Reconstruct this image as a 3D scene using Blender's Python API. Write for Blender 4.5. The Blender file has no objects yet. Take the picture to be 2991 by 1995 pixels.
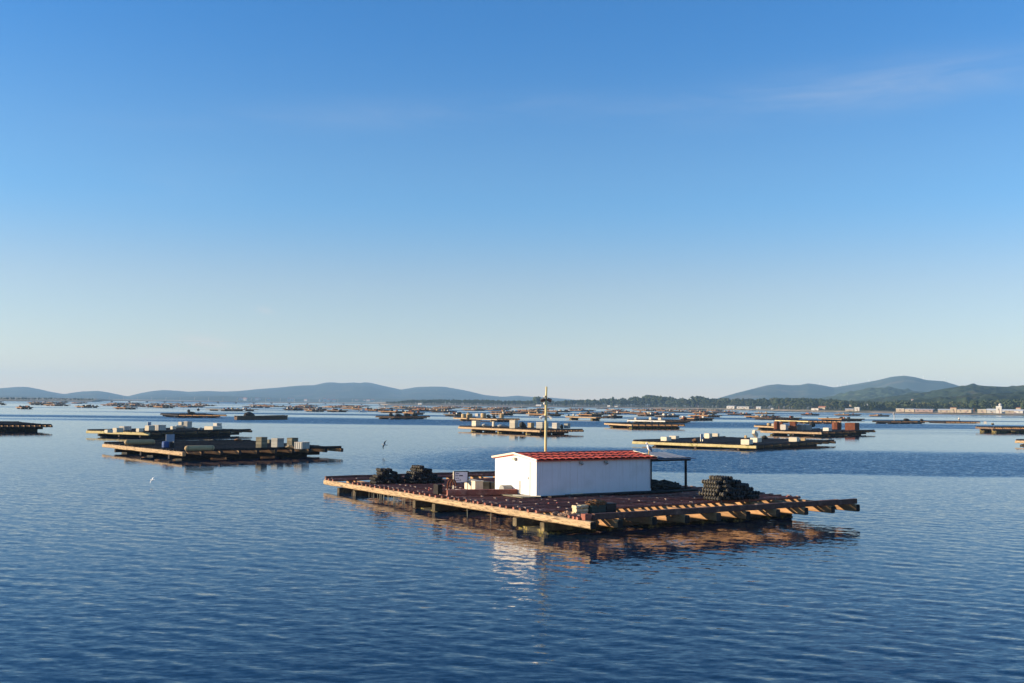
import bpy, math, random
import numpy as np
from mathutils import Matrix, Vector, Euler, noise as mnoise
random.seed(7); rng = np.random.default_rng(7)
PI = math.pi; R = math.radians
C = bpy.context.scene.collection
SC = bpy.context.scene

# ------------------------------------------------------------ camera, sky, sun, exposure
CAM_H, FPX = 6.3, 3000.0                       # eye height over the water; focal length in photo pixels
cam = bpy.data.cameras.new('camera'); cam_o = bpy.data.objects.new('camera', cam); C.objects.link(cam_o)
cam.sensor_width = 36; cam.lens = 36*FPX/2991; cam.clip_start = .5; cam.clip_end = 60000
CM = Matrix.Rotation(PI/2+math.atan(182/3000), 4, 'X') @ Matrix.Rotation(R(.66), 4, 'Z')
cam_o.matrix_world = Matrix.Translation((0, 0, CAM_H)) @ CM
SC.camera = cam_o

SUN_AZ, SUN_EL = R(184), R(12.5)                 # azimuth counted from +X towards +Y
sd = Vector((math.cos(SUN_AZ)*math.cos(SUN_EL), math.sin(SUN_AZ)*math.cos(SUN_EL), math.sin(SUN_EL)))
sun = bpy.data.lights.new('sun', 'SUN'); sun.energy = 5; sun.angle = R(.5); sun.color = (1, .82, .58)
sun_o = bpy.data.objects.new('sun', sun); C.objects.link(sun_o)
sun_o.rotation_euler = (-sd).to_track_quat('-Z', 'Y').to_euler()

W = bpy.data.worlds.new('World'); SC.world = W; W.use_nodes = True
wn, wl = W.node_tree.nodes, W.node_tree.links
for n in list(wn): wn.remove(n)
def wnode(t, **k):
    n = wn.new(t)
    for a, b in k.items(): setattr(n, a, b)
    return n
sky = wnode('ShaderNodeTexSky', sky_type='NISHITA', sun_disc=False, sun_elevation=SUN_EL, sun_rotation=PI/2-SUN_AZ,
            altitude=0, air_density=1.0, dust_density=0, ozone_density=3.6)
tc = wnode('ShaderNodeTexCoord')
# thin high cirrus: a few streaks that lie where the wind has drawn them
def pdir(x, y): return (CM.to_3x3() @ Vector(((x-1495.5)/FPX, -(y-997.5)/FPX, -1))).normalized()
def wmath(op, a, b):
    n = wnode('ShaderNodeMath', operation=op)
    for i, q in enumerate((a, b)):
        if isinstance(q, (int, float)): n.inputs[i].default_value = q
        else: wl.new(q, n.inputs[i])
    return n.outputs[0]
mp = wnode('ShaderNodeMapping'); mp.inputs['Scale'].default_value = (2.2, 2.2, 14); mp.inputs['Rotation'].default_value = (0, R(6), 0)
nz = wnode('ShaderNodeTexNoise'); nz.inputs['Scale'].default_value = 3.0; nz.inputs['Detail'].default_value = 7; nz.inputs['Roughness'].default_value = .6; nz.inputs['Distortion'].default_value = .4
rp = wnode('ShaderNodeMapRange'); rp.inputs[1].default_value = .36; rp.inputs[2].default_value = .72; rp.inputs[3].default_value = .12; rp.inputs[4].default_value = 1
cloud = None
for (x0, y0, x1, y1, wd, am) in ((1900, 330, 3300, 160, .018, .40), (300, 360, 2200, 300, .014, .16), (200, 560, 800, 520, .02, .08), (200, 1030, 900, 1100, .010, .8), (500, 985, 720, 1010, .005, .9), (740, 900, 810, 915, .003, .4), (1300, 1010, 1850, 1060, .008, .2), (-600, 1100, 500, 1085, .012, .15)):
    d0, d1 = pdir(x0, y0), pdir(x1, y1); c0 = (d0+d1)/2; tt = (d1-d0).normalized(); nn = c0.cross(tt).normalized(); hl = (d1-d0).length/2
    sub = wnode('ShaderNodeVectorMath', operation='SUBTRACT'); wl.new(tc.outputs['Generated'], sub.inputs[0]); sub.inputs[1].default_value = c0
    def dotn(v, k):
        n = wnode('ShaderNodeVectorMath', operation='DOT_PRODUCT'); wl.new(sub.outputs[0], n.inputs[0]); n.inputs[1].default_value = v/k; return wmath('POWER', wmath('ABSOLUTE', n.outputs['Value'], 0), 2)
    g_ = wmath('MULTIPLY', wmath('EXPONENT', wmath('MULTIPLY', wmath('ADD', dotn(tt, hl*.7), dotn(nn, wd)), -1), 0), am)
    cloud = g_ if cloud is None else wmath('ADD', cloud, g_)
mx = wnode('ShaderNodeMix', data_type='RGBA', blend_type='MIX')
sc_ = wnode('ShaderNodeMix', data_type='RGBA', blend_type='MULTIPLY'); sc_.inputs[0].default_value = 1; 
wl.new(sky.outputs[0], sc_.inputs[6])
# colour balance of the clear evening air, by height above the horizon (the same all round)
sx_ = wnode('ShaderNodeSeparateXYZ'); wl.new(tc.outputs['Generated'], sx_.inputs[0])
cr = wnode('ShaderNodeValToRGB'); cr.color_ramp.interpolation = 'EASE'
for i, (p_, c_) in enumerate(((0, (1.02, .84, .86)), (.10, (1.06, .87, .85)), (.20, (.69, .88, 1.0)), (.37, (.40, .80, 1.08)))):
    e_ = cr.color_ramp.elements[i] if i < 2 else cr.color_ramp.elements.new(p_)
    e_.position = p_; e_.color = (*c_, 1)
wl.new(sx_.outputs[2], cr.inputs[0]); wl.new(cr.outputs[0], sc_.inputs[7])
wl.new(tc.outputs['Generated'], mp.inputs[0]); wl.new(mp.outputs[0], nz.inputs[0]); wl.new(nz.outputs[0], rp.inputs[0])
wl.new(wmath('MULTIPLY', cloud, rp.outputs[0]), mx.inputs[0]); wl.new(sc_.outputs[2], mx.inputs[6]); cc = wnode('ShaderNodeValToRGB'); cc.color_ramp.elements[0].position = .05; cc.color_ramp.elements[0].color = (1, .86, .80, 1); cc.color_ramp.elements[1].position = .18; cc.color_ramp.elements[1].color = (.66, .74, .86, 1); ck = wnode('ShaderNodeVectorMath', operation='SCALE'); ck.inputs['Scale'].default_value = 4.2; wl.new(sx_.outputs[2], cc.inputs[0]); wl.new(cc.outputs[0], ck.inputs[0]); wl.new(ck.outputs[0], mx.inputs[7])
bg = wnode('ShaderNodeBackground'); bg.inputs[1].default_value = .11
wo = wnode('ShaderNodeOutputWorld')
wl.new(mx.outputs[2], bg.inputs[0]); wl.new(bg.outputs[0], wo.inputs[0])
vs = SC.view_settings; vs.view_transform = 'Standard'; vs.look = 'None'; vs.exposure = .9; vs.gamma = 1; vs.use_curve_mapping = False
cy = SC.cycles; cy.use_denoising = True; cy.max_bounces = 6; cy.volume_bounces = 1; cy.caustics_reflective = False; cy.caustics_refractive = False

def at(x, y, z=0.0):
    """photo pixel -> point on the level plane z"""
    d = CM.to_3x3() @ Vector(((x-1495.5)/FPX, -(y-997.5)/FPX, -1)); t = (z-CAM_H)/d.z
    return Vector((0, 0, CAM_H)) + d*t
def at_d(x, y, D):
    """photo pixel -> point at depth D"""
    d = CM.to_3x3() @ Vector(((x-1495.5)/FPX, -(y-997.5)/FPX, -1))
    return Vector((0, 0, CAM_H)) + d*(D/d.y)
def px(P):
    q = CM.to_3x3().transposed() @ (Vector(P)-Vector((0, 0, CAM_H)))
    return 1495.5+FPX*q.x/-q.z, 997.5-FPX*q.y/-q.z

# ------------------------------------------------------------ materials
MATS = {}
def mat(name, col, rough=.7, var=.25, scale=3.0, bump=.0, col2=None, mask=(.5, .62), scale2=1.5, metal=0, stretch=(1, 1, 1), rnd=.25, spec=.3):
    if name in MATS: return MATS[name]
    m = bpy.data.materials.new(name); m.use_nodes = True; MATS[name] = m
    nt = m.node_tree; N, L = nt.nodes, nt.links; b = N['Principled BSDF']
    b.inputs['Roughness'].default_value = rough; b.inputs['Metallic'].default_value = metal; b.inputs['Specular IOR Level'].default_value = spec
    tcn = N.new('ShaderNodeTexCoord'); mpn = N.new('ShaderNodeMapping'); mpn.inputs['Scale'].default_value = stretch; L.new(tcn.outputs['Object'], mpn.inputs[0])
    n1 = N.new('ShaderNodeTexNoise'); n1.inputs['Scale'].default_value = scale; n1.inputs['Detail'].default_value = 5; n1.inputs['Roughness'].default_value = .62; L.new(mpn.outputs[0], n1.inputs[0])
    oi = N.new('ShaderNodeObjectInfo')
    mr = N.new('ShaderNodeMapRange'); mr.inputs[1].default_value = .25; mr.inputs[2].default_value = .75; mr.inputs[3].default_value = 1-var; mr.inputs[4].default_value = 1+var; L.new(n1.outputs[0], mr.inputs[0])
    mr2 = N.new('ShaderNodeMapRange'); mr2.inputs[3].default_value = 1-rnd; mr2.inputs[4].default_value = 1+rnd; L.new(oi.outputs['Random'], mr2.inputs[0])
    mu = N.new('ShaderNodeMath'); mu.operation = 'MULTIPLY'; L.new(mr.outputs[0], mu.inputs[0]); L.new(mr2.outputs[0], mu.inputs[1])
    base = N.new('ShaderNodeMix'); base.data_type = 'RGBA'; base.inputs[6].default_value = (*col, 1); base.inputs[0].default_value = 0
    if col2:
        n2 = N.new('ShaderNodeTexNoise'); n2.inputs['Scale'].default_value = scale2; n2.inputs['Detail'].default_value = 6; n2.inputs['Roughness'].default_value = .7; L.new(mpn.outputs[0], n2.inputs[0])
        m3 = N.new('ShaderNodeMapRange'); m3.inputs[1].default_value = mask[0]; m3.inputs[2].default_value = mask[1]; L.new(n2.outputs[0], m3.inputs[0])
        base.inputs[7].default_value = (*col2, 1); L.new(m3.outputs[0], base.inputs[0])
    hv = N.new('ShaderNodeMix'); hv.data_type = 'RGBA'; hv.blend_type = 'MULTIPLY'; hv.inputs[0].default_value = 1
    cb = N.new('ShaderNodeCombineColor')
    for i in range(3): L.new(mu.outputs[0], cb.inputs[i])
    L.new(base.outputs[2], hv.inputs[6]); L.new(cb.outputs[0], hv.inputs[7]); L.new(hv.outputs[2], b.inputs['Base Color'])
    if bump:
        bp = N.new('ShaderNodeBump'); bp.inputs['Strength'].default_value = bump; bp.inputs['Distance'].default_value = .05; L.new(n1.outputs[0], bp.inputs['Height']); L.new(bp.outputs[0], b.inputs['Normal'])
    return m
pole_m = lambda: mat('deck_timber', (.22, .072, .046), .75, .5, 2.2, .5, col2=(.38, .19, .13), mask=(.52, .70), scale2=1.6, rnd=.35)
edge_m = lambda: mat('edge_timber', (.46, .32, .18), .8, .40, 5, .8, col2=(.17, .11, .06), mask=(.52, .61), scale2=4.5, stretch=(3, .35, 3), rnd=.05)
cross_m = lambda: mat('cross_timber', (.36, .20, .09), .8, .3, 4, .5, col2=(.17, .085, .04), mask=(.55, .68), scale2=2.5, stretch=(3, .5, 3), rnd=.2)
tar_m = lambda: mat('tarred_timber', (.020, .015, .013), .8, .5, 3, .4, col2=(.05, .035, .028), rnd=.4)
float_m = lambda: mat('algae_float', (.035, .030, .018), .85, .6, 2.5, .8, col2=(.26, .20, .05), mask=(.50, .60), scale2=2.8)
black_m = lambda: mat('black_plastic', (.010, .010, .011), .55, .3, 8, 0, rnd=.4, spec=.35)
white_m = lambda: mat('white_panel', (.74, .73, .72), .55, .05, .7, 0, col2=(.66, .65, .61), mask=(.55, .8), scale2=.8, stretch=(1, 1, .25), rnd=0)
cream_m = lambda: mat('cream_block', (.66, .57, .42), .8, .18, 2, .3, col2=(.50, .40, .26), mask=(.56, .72), scale2=2, rnd=.15)
grey_m = lambda: mat('grey_plastic', (.34, .33, .29), .6, .15, 2, .1, rnd=.25)
olive_m = lambda: mat('weathered_board', (.17, .15, .10), .8, .3, 3, .4, rnd=.25)
rust_m = lambda: mat('rusty_steel', (.16, .050, .022), .85, .4, 2.2, .5, col2=(.12, .035, .018), mask=(.48, .62), rnd=.15)
rope_m = lambda: mat('brown_rope', (.20, .10, .045), .9, .5, 6, .5, rnd=.3)

# ------------------------------------------------------------ mesh helpers
def panel_mat():
    m = bpy.data.materials.new('stained_white_panel'); m.use_nodes = True; N, L = m.node_tree.nodes, m.node_tree.links; b = N['Principled BSDF']; b.inputs['Roughness'].default_value = .6; b.inputs['Specular IOR Level'].default_value = .3
    tcn = N.new('ShaderNodeTexCoord'); prev = None
    for sc, sca, lo, hi, col, am in (((5, 5, .22), 1.6, .56, .74, (.50, .44, .34), .40), ((1, 1, 1), .9, .48, .75, (.64, .63, .60), .8), ((9, 9, .5), 2.2, .66, .76, (.38, .22, .12), .5), ((3, 3, 3), 5, .64, .72, (.45, .42, .36), .5)):
        mp_ = N.new('ShaderNodeMapping'); mp_.inputs['Scale'].default_value = sc; L.new(tcn.outputs['Object'], mp_.inputs[0])
        nz_ = N.new('ShaderNodeTexNoise'); nz_.inputs['Scale'].default_value = sca; nz_.inputs['Detail'].default_value = 5; L.new(mp_.outputs[0], nz_.inputs[0])
        mr_ = N.new('ShaderNodeMapRange'); L.new(nz_.outputs[0], mr_.inputs[0])
        for i, q in enumerate((lo, hi, 0, am)): mr_.inputs[i+1].default_value = q
        mx_n = N.new('ShaderNodeMix'); mx_n.data_type = 'RGBA'; L.new(mr_.outputs[0], mx_n.inputs[0]); mx_n.inputs[7].default_value = (*col, 1)
        if prev: L.new(prev, mx_n.inputs[6])
        else: mx_n.inputs[6].default_value = (.76, .75, .74, 1)
        prev = mx_n.outputs[2]
    L.new(prev, b.inputs['Base Color']); MATS['stained_white_panel'] = m; return m
def dark_ends(me, m):  # dark end grain, with the shade on it put into the colour
    me.materials.append(m)
    for i in (0, 1): me.polygons[i].material_index = 1
    return me
class MB:
    def __init__(s): s.v = []; s.f = []
    def add(s, vs, fs):
        o = len(s.v); s.v += [tuple(p) for p in vs]; s.f += [tuple(i+o for i in f) for f in fs]; return s
    def box(s, c, d, rz=0, top=1.0, M=None):
        x, y, z = [k/2 for k in d]; cs, sn = math.cos(rz), math.sin(rz); P = []
        for k in (-1, 1):
            t = top if k > 0 else 1
            for i, j in ((-1, -1), (1, -1), (1, 1), (-1, 1)):
                a, b = i*x*t, j*y*t; p = Vector((c[0]+a*cs-b*sn, c[1]+a*sn+b*cs, c[2]+k*z)); P.append(M @ p if M else p)
        return s.add(P, [(3, 2, 1, 0), (4, 5, 6, 7), (0, 1, 5, 4), (1, 2, 6, 5), (2, 3, 7, 6), (3, 0, 4, 7)])
    def beam(s, p0, p1, w, h, seg=6, jit=.01, bev=.15, rn=random):
        p0, p1 = Vector(p0), Vector(p1); d = (p1-p0).normalized(); up = Vector((0, 0, 1))
        sx = d.cross(up).normalized() if abs(d.z) < .95 else Vector((1, 0, 0)); up = sx.cross(d)
        b = bev*min(w, h); hw, hh = w/2, h/2
        prof = [(-hw+b, -hh), (hw-b, -hh), (hw, -hh+b), (hw, hh-b), (hw-b, hh), (-hw+b, hh), (-hw, hh-b), (-hw, -hh+b)]
        P = []
        for i in range(seg+1):
            c = p0.lerp(p1, i/seg)+sx*rn.uniform(-jit, jit)+up*rn.uniform(-jit, jit); k = 1+rn.uniform(-jit, jit)*3
            P += [c+sx*a*k+up*q*k for a, q in prof]
        F = [tuple(range(7, -1, -1)), tuple(range(seg*8, seg*8+8))]
        for i in range(seg):
            for j in range(8): F.append((i*8+j, i*8+(j+1) % 8, (i+1)*8+(j+1) % 8, (i+1)*8+j))
        return s.add(P, F)
    def tube(s, pts, r, n=8, cap=True):
        pts = [Vector(p) for p in pts]; rr = r if isinstance(r, (list, tuple)) else [r]*len(pts); P = []; F = []
        u = None
        for i, p in enumerate(pts):
            d = (pts[min(i+1, len(pts)-1)]-pts[max(i-1, 0)]).normalized()
            if u is None: u = d.cross(Vector((0, 0, 1)) if abs(d.z) < .9 else Vector((1, 0, 0))).normalized()
            u = (u-d*u.dot(d)).normalized(); w = d.cross(u)
            P += [p+(u*math.cos(2*PI*k/n)+w*math.sin(2*PI*k/n))*rr[i] for k in range(n)]
        for i in range(len(pts)-1):
            for k in range(n): F.append((i*n+k, i*n+(k+1) % n, (i+1)*n+(k+1) % n, (i+1)*n+k))
        if cap: F += [tuple(range(n-1, -1, -1)), tuple(range(len(P)-n, len(P)))]
        return s.add(P, F)
    def ell(s, c, r, nu=12, nv=8, amp=0, fr=1.5, M=None):
        P = []; F = []; c = Vector(c)
        for j in range(nv+1):
            th = PI*j/nv
            for i in range(nu):
                a = 2*PI*i/nu; q = Vector((math.sin(th)*math.cos(a), math.sin(th)*math.sin(a), math.cos(th)))
                k = 1+amp*mnoise.noise((q+c)*fr)*2 if amp else 1
                p = Vector((q.x*r[0], q.y*r[1], q.z*r[2]))*k
                P.append(c+(M @ p if M else p))
        for j in range(nv):
            for i in range(nu): F.append((j*nu+i, (j+1)*nu+i, (j+1)*nu+(i+1) % nu, j*nu+(i+1) % nu))
        return s.add(P, F)
    def mesh(s, name, m, smooth=False):
        me = bpy.data.meshes.new(name); me.from_pydata(s.v, [], s.f); me.materials.append(m)
        if smooth: me.polygons.foreach_set('use_smooth', [True]*len(me.polygons))
        me.update(); return me
    def build(s, name, m, parent=None, loc=None, rz=None, smooth=False):
        return obj(name, s.mesh(name, m, smooth), parent, loc, rz)
def obj(name, me, parent=None, loc=None, rz=None):
    o = bpy.data.objects.new(name, me); C.objects.link(o)
    if parent: o.parent = parent
    if loc is not None: o.location = loc
    if rz is not None: o.rotation_euler = (0, 0, rz) if not hasattr(rz, '__len__') else rz
    return o
def tag(o, label, cat=None, group=None, kind=None):
    if label: o['label'] = label
    if cat: o['category'] = cat
    if group: o['group'] = group
    if kind: o['kind'] = kind
    return o
def thing(name, label, cat, loc=(0, 0, 0), rz=0, group=None):
    o = obj(name, None, None, loc, rz); o.empty_display_size = .3; return tag(o, label, cat, group)
def np_mesh(name, V, Fq, m, smooth=False):
    """numpy verts (n,3) and faces (k,3 or 4)"""
    me = bpy.data.meshes.new(name); k = Fq.shape[1]
    me.vertices.add(len(V)); me.vertices.foreach_set('co', np.asarray(V, np.float32).ravel())
    me.loops.add(Fq.size); me.loops.foreach_set('vertex_index', Fq.astype(np.int32).ravel())
    me.polygons.add(len(Fq)); me.polygons.foreach_set('loop_start', np.arange(0, Fq.size, k, dtype=np.int32))
    me.update(calc_edges=True); me.validate(); me.materials.append(m)
    if smooth: me.polygons.foreach_set('use_smooth', [True]*len(me.polygons))
    return me

# ------------------------------------------------------------ water
def vnoise(x, y, seed):
    """smooth 2-D value noise, 0..1"""
    g = np.random.default_rng(seed).random((257, 257)); xi, yi = np.floor(x).astype(int), np.floor(y).astype(int); fx, fy = x-xi, y-yi
    fx, fy = fx*fx*(3-2*fx), fy*fy*(3-2*fy); i0, i1, j0, j1 = xi % 256, (xi+1) % 256, yi % 256, (yi+1) % 256
    return (g[i0, j0]*(1-fx)+g[i1, j0]*fx)*(1-fy)+(g[i0, j1]*(1-fx)+g[i1, j1]*fx)*fy
def fnoise(x, y, seed, n=4): return sum(vnoise(x*2**k, y*2**k, seed+k)*.5**k for k in range(n))/sum(.5**k for k in range(n))
def sstep(a, b, x): t = np.clip((x-a)/(b-a), 0, 1); return t*t*(3-2*t)
def wind_field(x, y):
    """how ruffled the surface is at a place in the bay: breeze round the viewer, calm slicks and ruffled lanes farther out"""
    n1 = fnoise(x*.006+31, y*.020+7, 11); n2 = fnoise(x*.0016+3, y*.011+40, 23); n3 = fnoise(x*.05, y*.11, 31)
    near = 1-.78*sstep(52, 128, y+(n1-.5)*40)
    e = y+(n1-.5)*26+(n3-.5)*5
    patch = sstep(101, 106, e)*(1-sstep(140, 168, e))*sstep(-26, 12, x+(n1-.5)*30)
    near = near*(1+.20*(1-sstep(24, 46, y)))
    lanes = sstep(.44, .60, n2)*sstep(190, 330, y)
    w = np.maximum(np.maximum(near*(.55+.60*n1+.30*fnoise(x*.03+9, y*.06+4, 57)), patch*2.6), np.maximum(.36+.20*n1, lanes*3.2))
    return w
def water_material():
    m = bpy.data.materials.new('sea_water'); m.use_nodes = True; N, L = m.node_tree.nodes, m.node_tree.links; b = N['Principled BSDF']
    b.inputs['Base Color'].default_value = (.003, .018, .044, 1); b.inputs['IOR'].default_value = 1.333; b.inputs['Roughness'].default_value = .02; b.inputs['Specular IOR Level'].default_value = .5
    g = N.new('ShaderNodeNewGeometry'); at_ = N.new('ShaderNodeAttribute'); at_.attribute_name = 'wind'
    def vm(op, a, k):
        n = N.new('ShaderNodeVectorMath'); n.operation = op; L.new(a, n.inputs[0])
        if op == 'SCALE': L.new(k, n.inputs['Scale'])
        elif isinstance(k, tuple): n.inputs[1].default_value = k
        else: L.new(k, n.inputs[1])
        return n.outputs[0]
    def slopes(scale, rot, sx, det, rough, amp, dist=0):
        mpn = N.new('ShaderNodeMapping'); mpn.inputs['Rotation'].default_value = (0, 0, rot); mpn.inputs['Scale'].default_value = (sx, 1, .2); L.new(g.outputs['Position'], mpn.inputs[0])
        n = N.new('ShaderNodeTexNoise'); n.inputs['Scale'].default_value = scale; n.inputs['Detail'].default_value = det; n.inputs['Roughness'].default_value = rough; n.inputs['Distortion'].default_value = dist; L.new(mpn.outputs[0], n.inputs[0])
        return vm('MULTIPLY', vm('SUBTRACT', n.outputs['Color'], (.5, .5, .5)), (amp*.7, amp, 0))
    s = vm('ADD', slopes(2.6, R(-16), .36, 2, .5, .09, .2), slopes(7.0, R(-10), .42, 3, .6, FINE, .2))
    s = vm('SCALE', s, at_.outputs['Fac'])
    ov_ = N.new('ShaderNodeMath'); ov_.operation = 'SUBTRACT'; ov_.use_clamp = False; L.new(at_.outputs['Fac'], ov_.inputs[0]); ov_.inputs[1].default_value = 1.2
    mx_ov = N.new('ShaderNodeMath'); mx_ov.operation = 'MAXIMUM'; L.new(ov_.outputs[0], mx_ov.inputs[0]); mx_ov.inputs[1].default_value = 0
    lean = N.new('ShaderNodeCombineXYZ'); lm_ = N.new('ShaderNodeMath'); lm_.operation = 'MULTIPLY'; L.new(mx_ov.outputs[0], lm_.inputs[0]); lm_.inputs[1].default_value = -.055; L.new(lm_.outputs[0], lean.inputs[1])
    fl_ = N.new('ShaderNodeMath'); fl_.operation = 'MULTIPLY_ADD'; L.new(at_.outputs['Fac'], fl_.inputs[0]); fl_.inputs[1].default_value = -.009; mo_ = N.new('ShaderNodeMath'); mo_.operation = 'SUBTRACT'; L.new(lm_.outputs[0], mo_.inputs[0]); sy_ = N.new('ShaderNodeSeparateXYZ'); L.new(g.outputs['Position'], sy_.inputs[0]); mr_y = N.new('ShaderNodeMapRange'); mr_y.interpolation_type = 'SMOOTHSTEP'; L.new(sy_.outputs['Y'], mr_y.inputs[0])
    for i_, q_ in enumerate((50, 95, .008, .022)): mr_y.inputs[i_+1].default_value = q_
    L.new(mr_y.outputs[0], mo_.inputs[1]); L.new(mo_.outputs[0], fl_.inputs[2]); L.new(fl_.outputs[0], lean.inputs[1])
    s = vm('ADD', s, lean.outputs[0])       # normals leaned toward the viewer, most in windy lanes, for a bluer sky reflection
    no = vm('NORMALIZE', vm('ADD', g.outputs['Normal'], s), (0, 0, 0)); L.new(no, b.inputs['Normal'])
    return m
FINE, WAVE = .25, .036
nr, ncol = 1150, 620
dist = 15*np.exp(np.linspace(0, math.log(2600/15), nr)); az = np.radians(np.linspace(-37, 37, ncol))
DD, AA = np.meshgrid(dist, az, indexing='ij'); WX, WY = DD*np.sin(AA), DD*np.cos(AA)
wind = wind_field(WX, WY); Z = np.zeros_like(WX); spac = DD*(math.log(2600/15)/nr)
wr = np.random.default_rng(5); NW = 80
lam = np.exp(wr.uniform(math.log(.28), math.log(1.5), NW)); th = np.radians(74+wr.normal(0, 24, NW)); ph = wr.uniform(0, 2*PI, NW)
sl_ = (lam/1.2)**-.15; sl_ *= WAVE*math.sqrt(2)/math.sqrt((sl_**2).sum())
for i in range(NW):
    k = 2*PI/lam[i]; fade = sstep(2.2, 4.5, lam[i]/spac)
    if lam[i] < 2.5: rows_ = dist < lam[i]/2.2/(math.log(2600/15)/nr)
    else: rows_ = dist < 400
    r_ = int(rows_.sum()); 
    if not r_: continue
    gw = wind[:r_] if lam[i] < 3 else .35+.65*wind[:r_]
    Z[:r_] += fade[:r_]*gw*sl_[i]/k*np.sin(k*(WX[:r_]*math.cos(th[i])+WY[:r_]*math.sin(th[i]))+ph[i])
Z *= sstep(15, 19, DD)*(1-sstep(35.5, 37, np.abs(np.degrees(AA))))
V = np.stack([WX, WY, Z], -1).reshape(-1, 3); ii = np.arange((nr-1)*ncol).reshape(nr-1, ncol)[:, :-1].ravel()
F = np.stack([ii, ii+1, ii+ncol+1, ii+ncol], -1)[:, ::-1]
ex, y0_, y1_ = 8800., -900., 9500.; nb = len(V)
def rim_pts(row): return [nb+row*0]
# flat water all round the ruffled sector, joined at its rim
r1 = np.arange(ncol)+(nr-1)*ncol
Vx = []; Fx = []
lft, rgt = np.arange(nr)*ncol, np.arange(nr)*ncol+ncol-1
outer_l = np.stack([np.full(nr, -ex), V[lft, 1], np.zeros(nr)], -1); outer_r = np.stack([np.full(nr, ex), V[rgt, 1], np.zeros(nr)], -1)
outer_f = np.stack([V[r1, 0]*3.2, np.full(ncol, y1_), np.zeros(ncol)], -1)
inner = np.arange(ncol); outer_n = np.stack([V[inner, 0]*80, np.full(ncol, y0_), np.zeros(ncol)], -1)
V = np.concatenate([V, outer_l, outer_r, outer_f, outer_n, [[-ex, y1_, 0], [ex, y1_, 0], [-ex, y0_, 0], [ex, y0_, 0]]])
oL, oR, oF, oN = nb, nb+nr, nb+2*nr, nb+2*nr+ncol; oC = nb+2*nr+2*ncol
j = np.arange(nr-1); jc = np.arange(ncol-1)
Fs = [F, np.stack([oL+j, lft[j], lft[j+1], oL+j+1], -1), np.stack([rgt[j], oR+j, oR+j+1, rgt[j+1]], -1),
      np.stack([r1[jc], r1[jc+1], oF+jc+1, oF+jc], -1), np.stack([oN+jc, oN+jc+1, inner[jc+1], inner[jc]], -1)]
Fs.append(np.array([[oL+nr-1, r1[0], oF, oC], [r1[-1], oR+nr-1, oC+1, oF+ncol-1], [oC+2, oN, inner[0], oL], [oN+ncol-1, oC+3, oR, inner[-1]]]))
F = np.concatenate(Fs)
wme = np_mesh('water', V, F, water_material(), smooth=True)
wa = wme.attributes.new('wind', 'FLOAT', 'POINT'); wv = np.full(len(V), .5, np.float32); wv[:nb] = wind.ravel(); wa.data.foreach_set('value', wv)
tag(obj('water', wme), 'blue rippled bay water with calm pale slicks', kind='structure')

# ------------------------------------------------------------ the near raft
RAFT_ROT = R(32)
raft = thing('mussel_raft', 'large red-brown timber mussel raft carrying a white hut, closest of all rafts', 'raft', (*at(1712, 1521, 1.0).xy, 0), 0)
raft.rotation_euler = Euler((R(-.55), 0, RAFT_ROT), 'XYZ')
RM = Matrix.Translation(raft.location) @ raft.rotation_euler.to_matrix().to_4x4()
def on_raft(x, y, z): return RM @ Vector((x, y, z))
XL, YL = 18.3, 31.6
CROSS = [1.75, 3.9, 5.8, 8.0, 10.0, 12.1, 14.2, 16.3, 18.2]
eb_ = MB(); eb_.beam((.0, -.55, .84), (.0, YL, .84), .32, .32, 24, .014); obj('edge_beam', dark_ends(eb_.mesh('edge_beam', edge_m()), tar_m()), raft)
for x in CROSS:
    cb_ = MB(); cb_.beam((x, -.25+random.uniform(-.1, .1), .80), (x+random.uniform(-.05, .05), YL, .80), .30, .38, 12, .012); obj('cross_beam', dark_ends(cb_.mesh('cross_beam', cross_m()), tar_m()), raft)
pole_meshes = []
for k in range(6):
    pole_meshes.append(MB().beam((0, 0, 0), (XL+.2, 0, 0), .17, .15, 14, .02, .3).mesh('deck_pole', pole_m()))
ys = [.50, .86, 1.22] + [4.0+.70*i for i in range(33)] + [30.1, 30.8]
ys = [y for y in ys if y < 26.9 or y > 29.8]
for i, y in enumerate(ys):
    obj('deck_pole', pole_meshes[i % 6], raft, (-.12+random.uniform(-.06, .06), y+random.uniform(-.05, .05), 1.075), (0, 0, random.uniform(-.002, .002)))
MB().beam((.5, .12, 1.14), (XL+.25, .12, 1.14), .22, .28, 16, .012, .1).build('front_beam', mat('dark_beam_timber', (.10, .048, .036), .8, .45, 2.5, .5, col2=(.20, .11, .08), mask=(.54, .68)), raft)
MB().beam((-.1, YL-.2, 1.14), (XL, YL-.2, 1.14), .26, .30, 16, .012, .1).build('back_beam', MATS['dark_beam_timber'], raft)
MB().box((.2, .28, 1.13), (.34, .34, .30), top=.94).build('corner_block', pole_m(), raft)
MAIN = [3.4, 5.9, 14.7, 17.2, 26.2, 28.9]
for y in MAIN:
    MB().beam((-.14, y, .40), (XL-1.4, y, .40), .36, .42, 12, .01, .12).build('main_beam', mat('main_timber', (.10, .075, .042), .85, .4, 3, .4, col2=(.22, .16, .07), mask=(.52, .64)), raft)
def float_mesh(name, L_, w, h):
    b = MB(); b.beam((0, 0, 0), (L_, 0, 0), w, h, 10, .03, .12)
    for k in range(26):
        b.ell((random.uniform(.1, L_-.1), random.choice((-1, 1))*w/2, random.uniform(-h/2, h*.1)), (random.uniform(.08, .25), .07, random.uniform(.05, .16)), 7, 5, .3)
    return b.mesh(name, float_m())
fm = float_mesh('float', 4.6, 2.6, 1.1)
for y in (4.65, 15.95, 27.5):
    for x in (.15, 6.4, 12.4): obj('float', fm, raft, (x, y, -.36))
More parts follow.
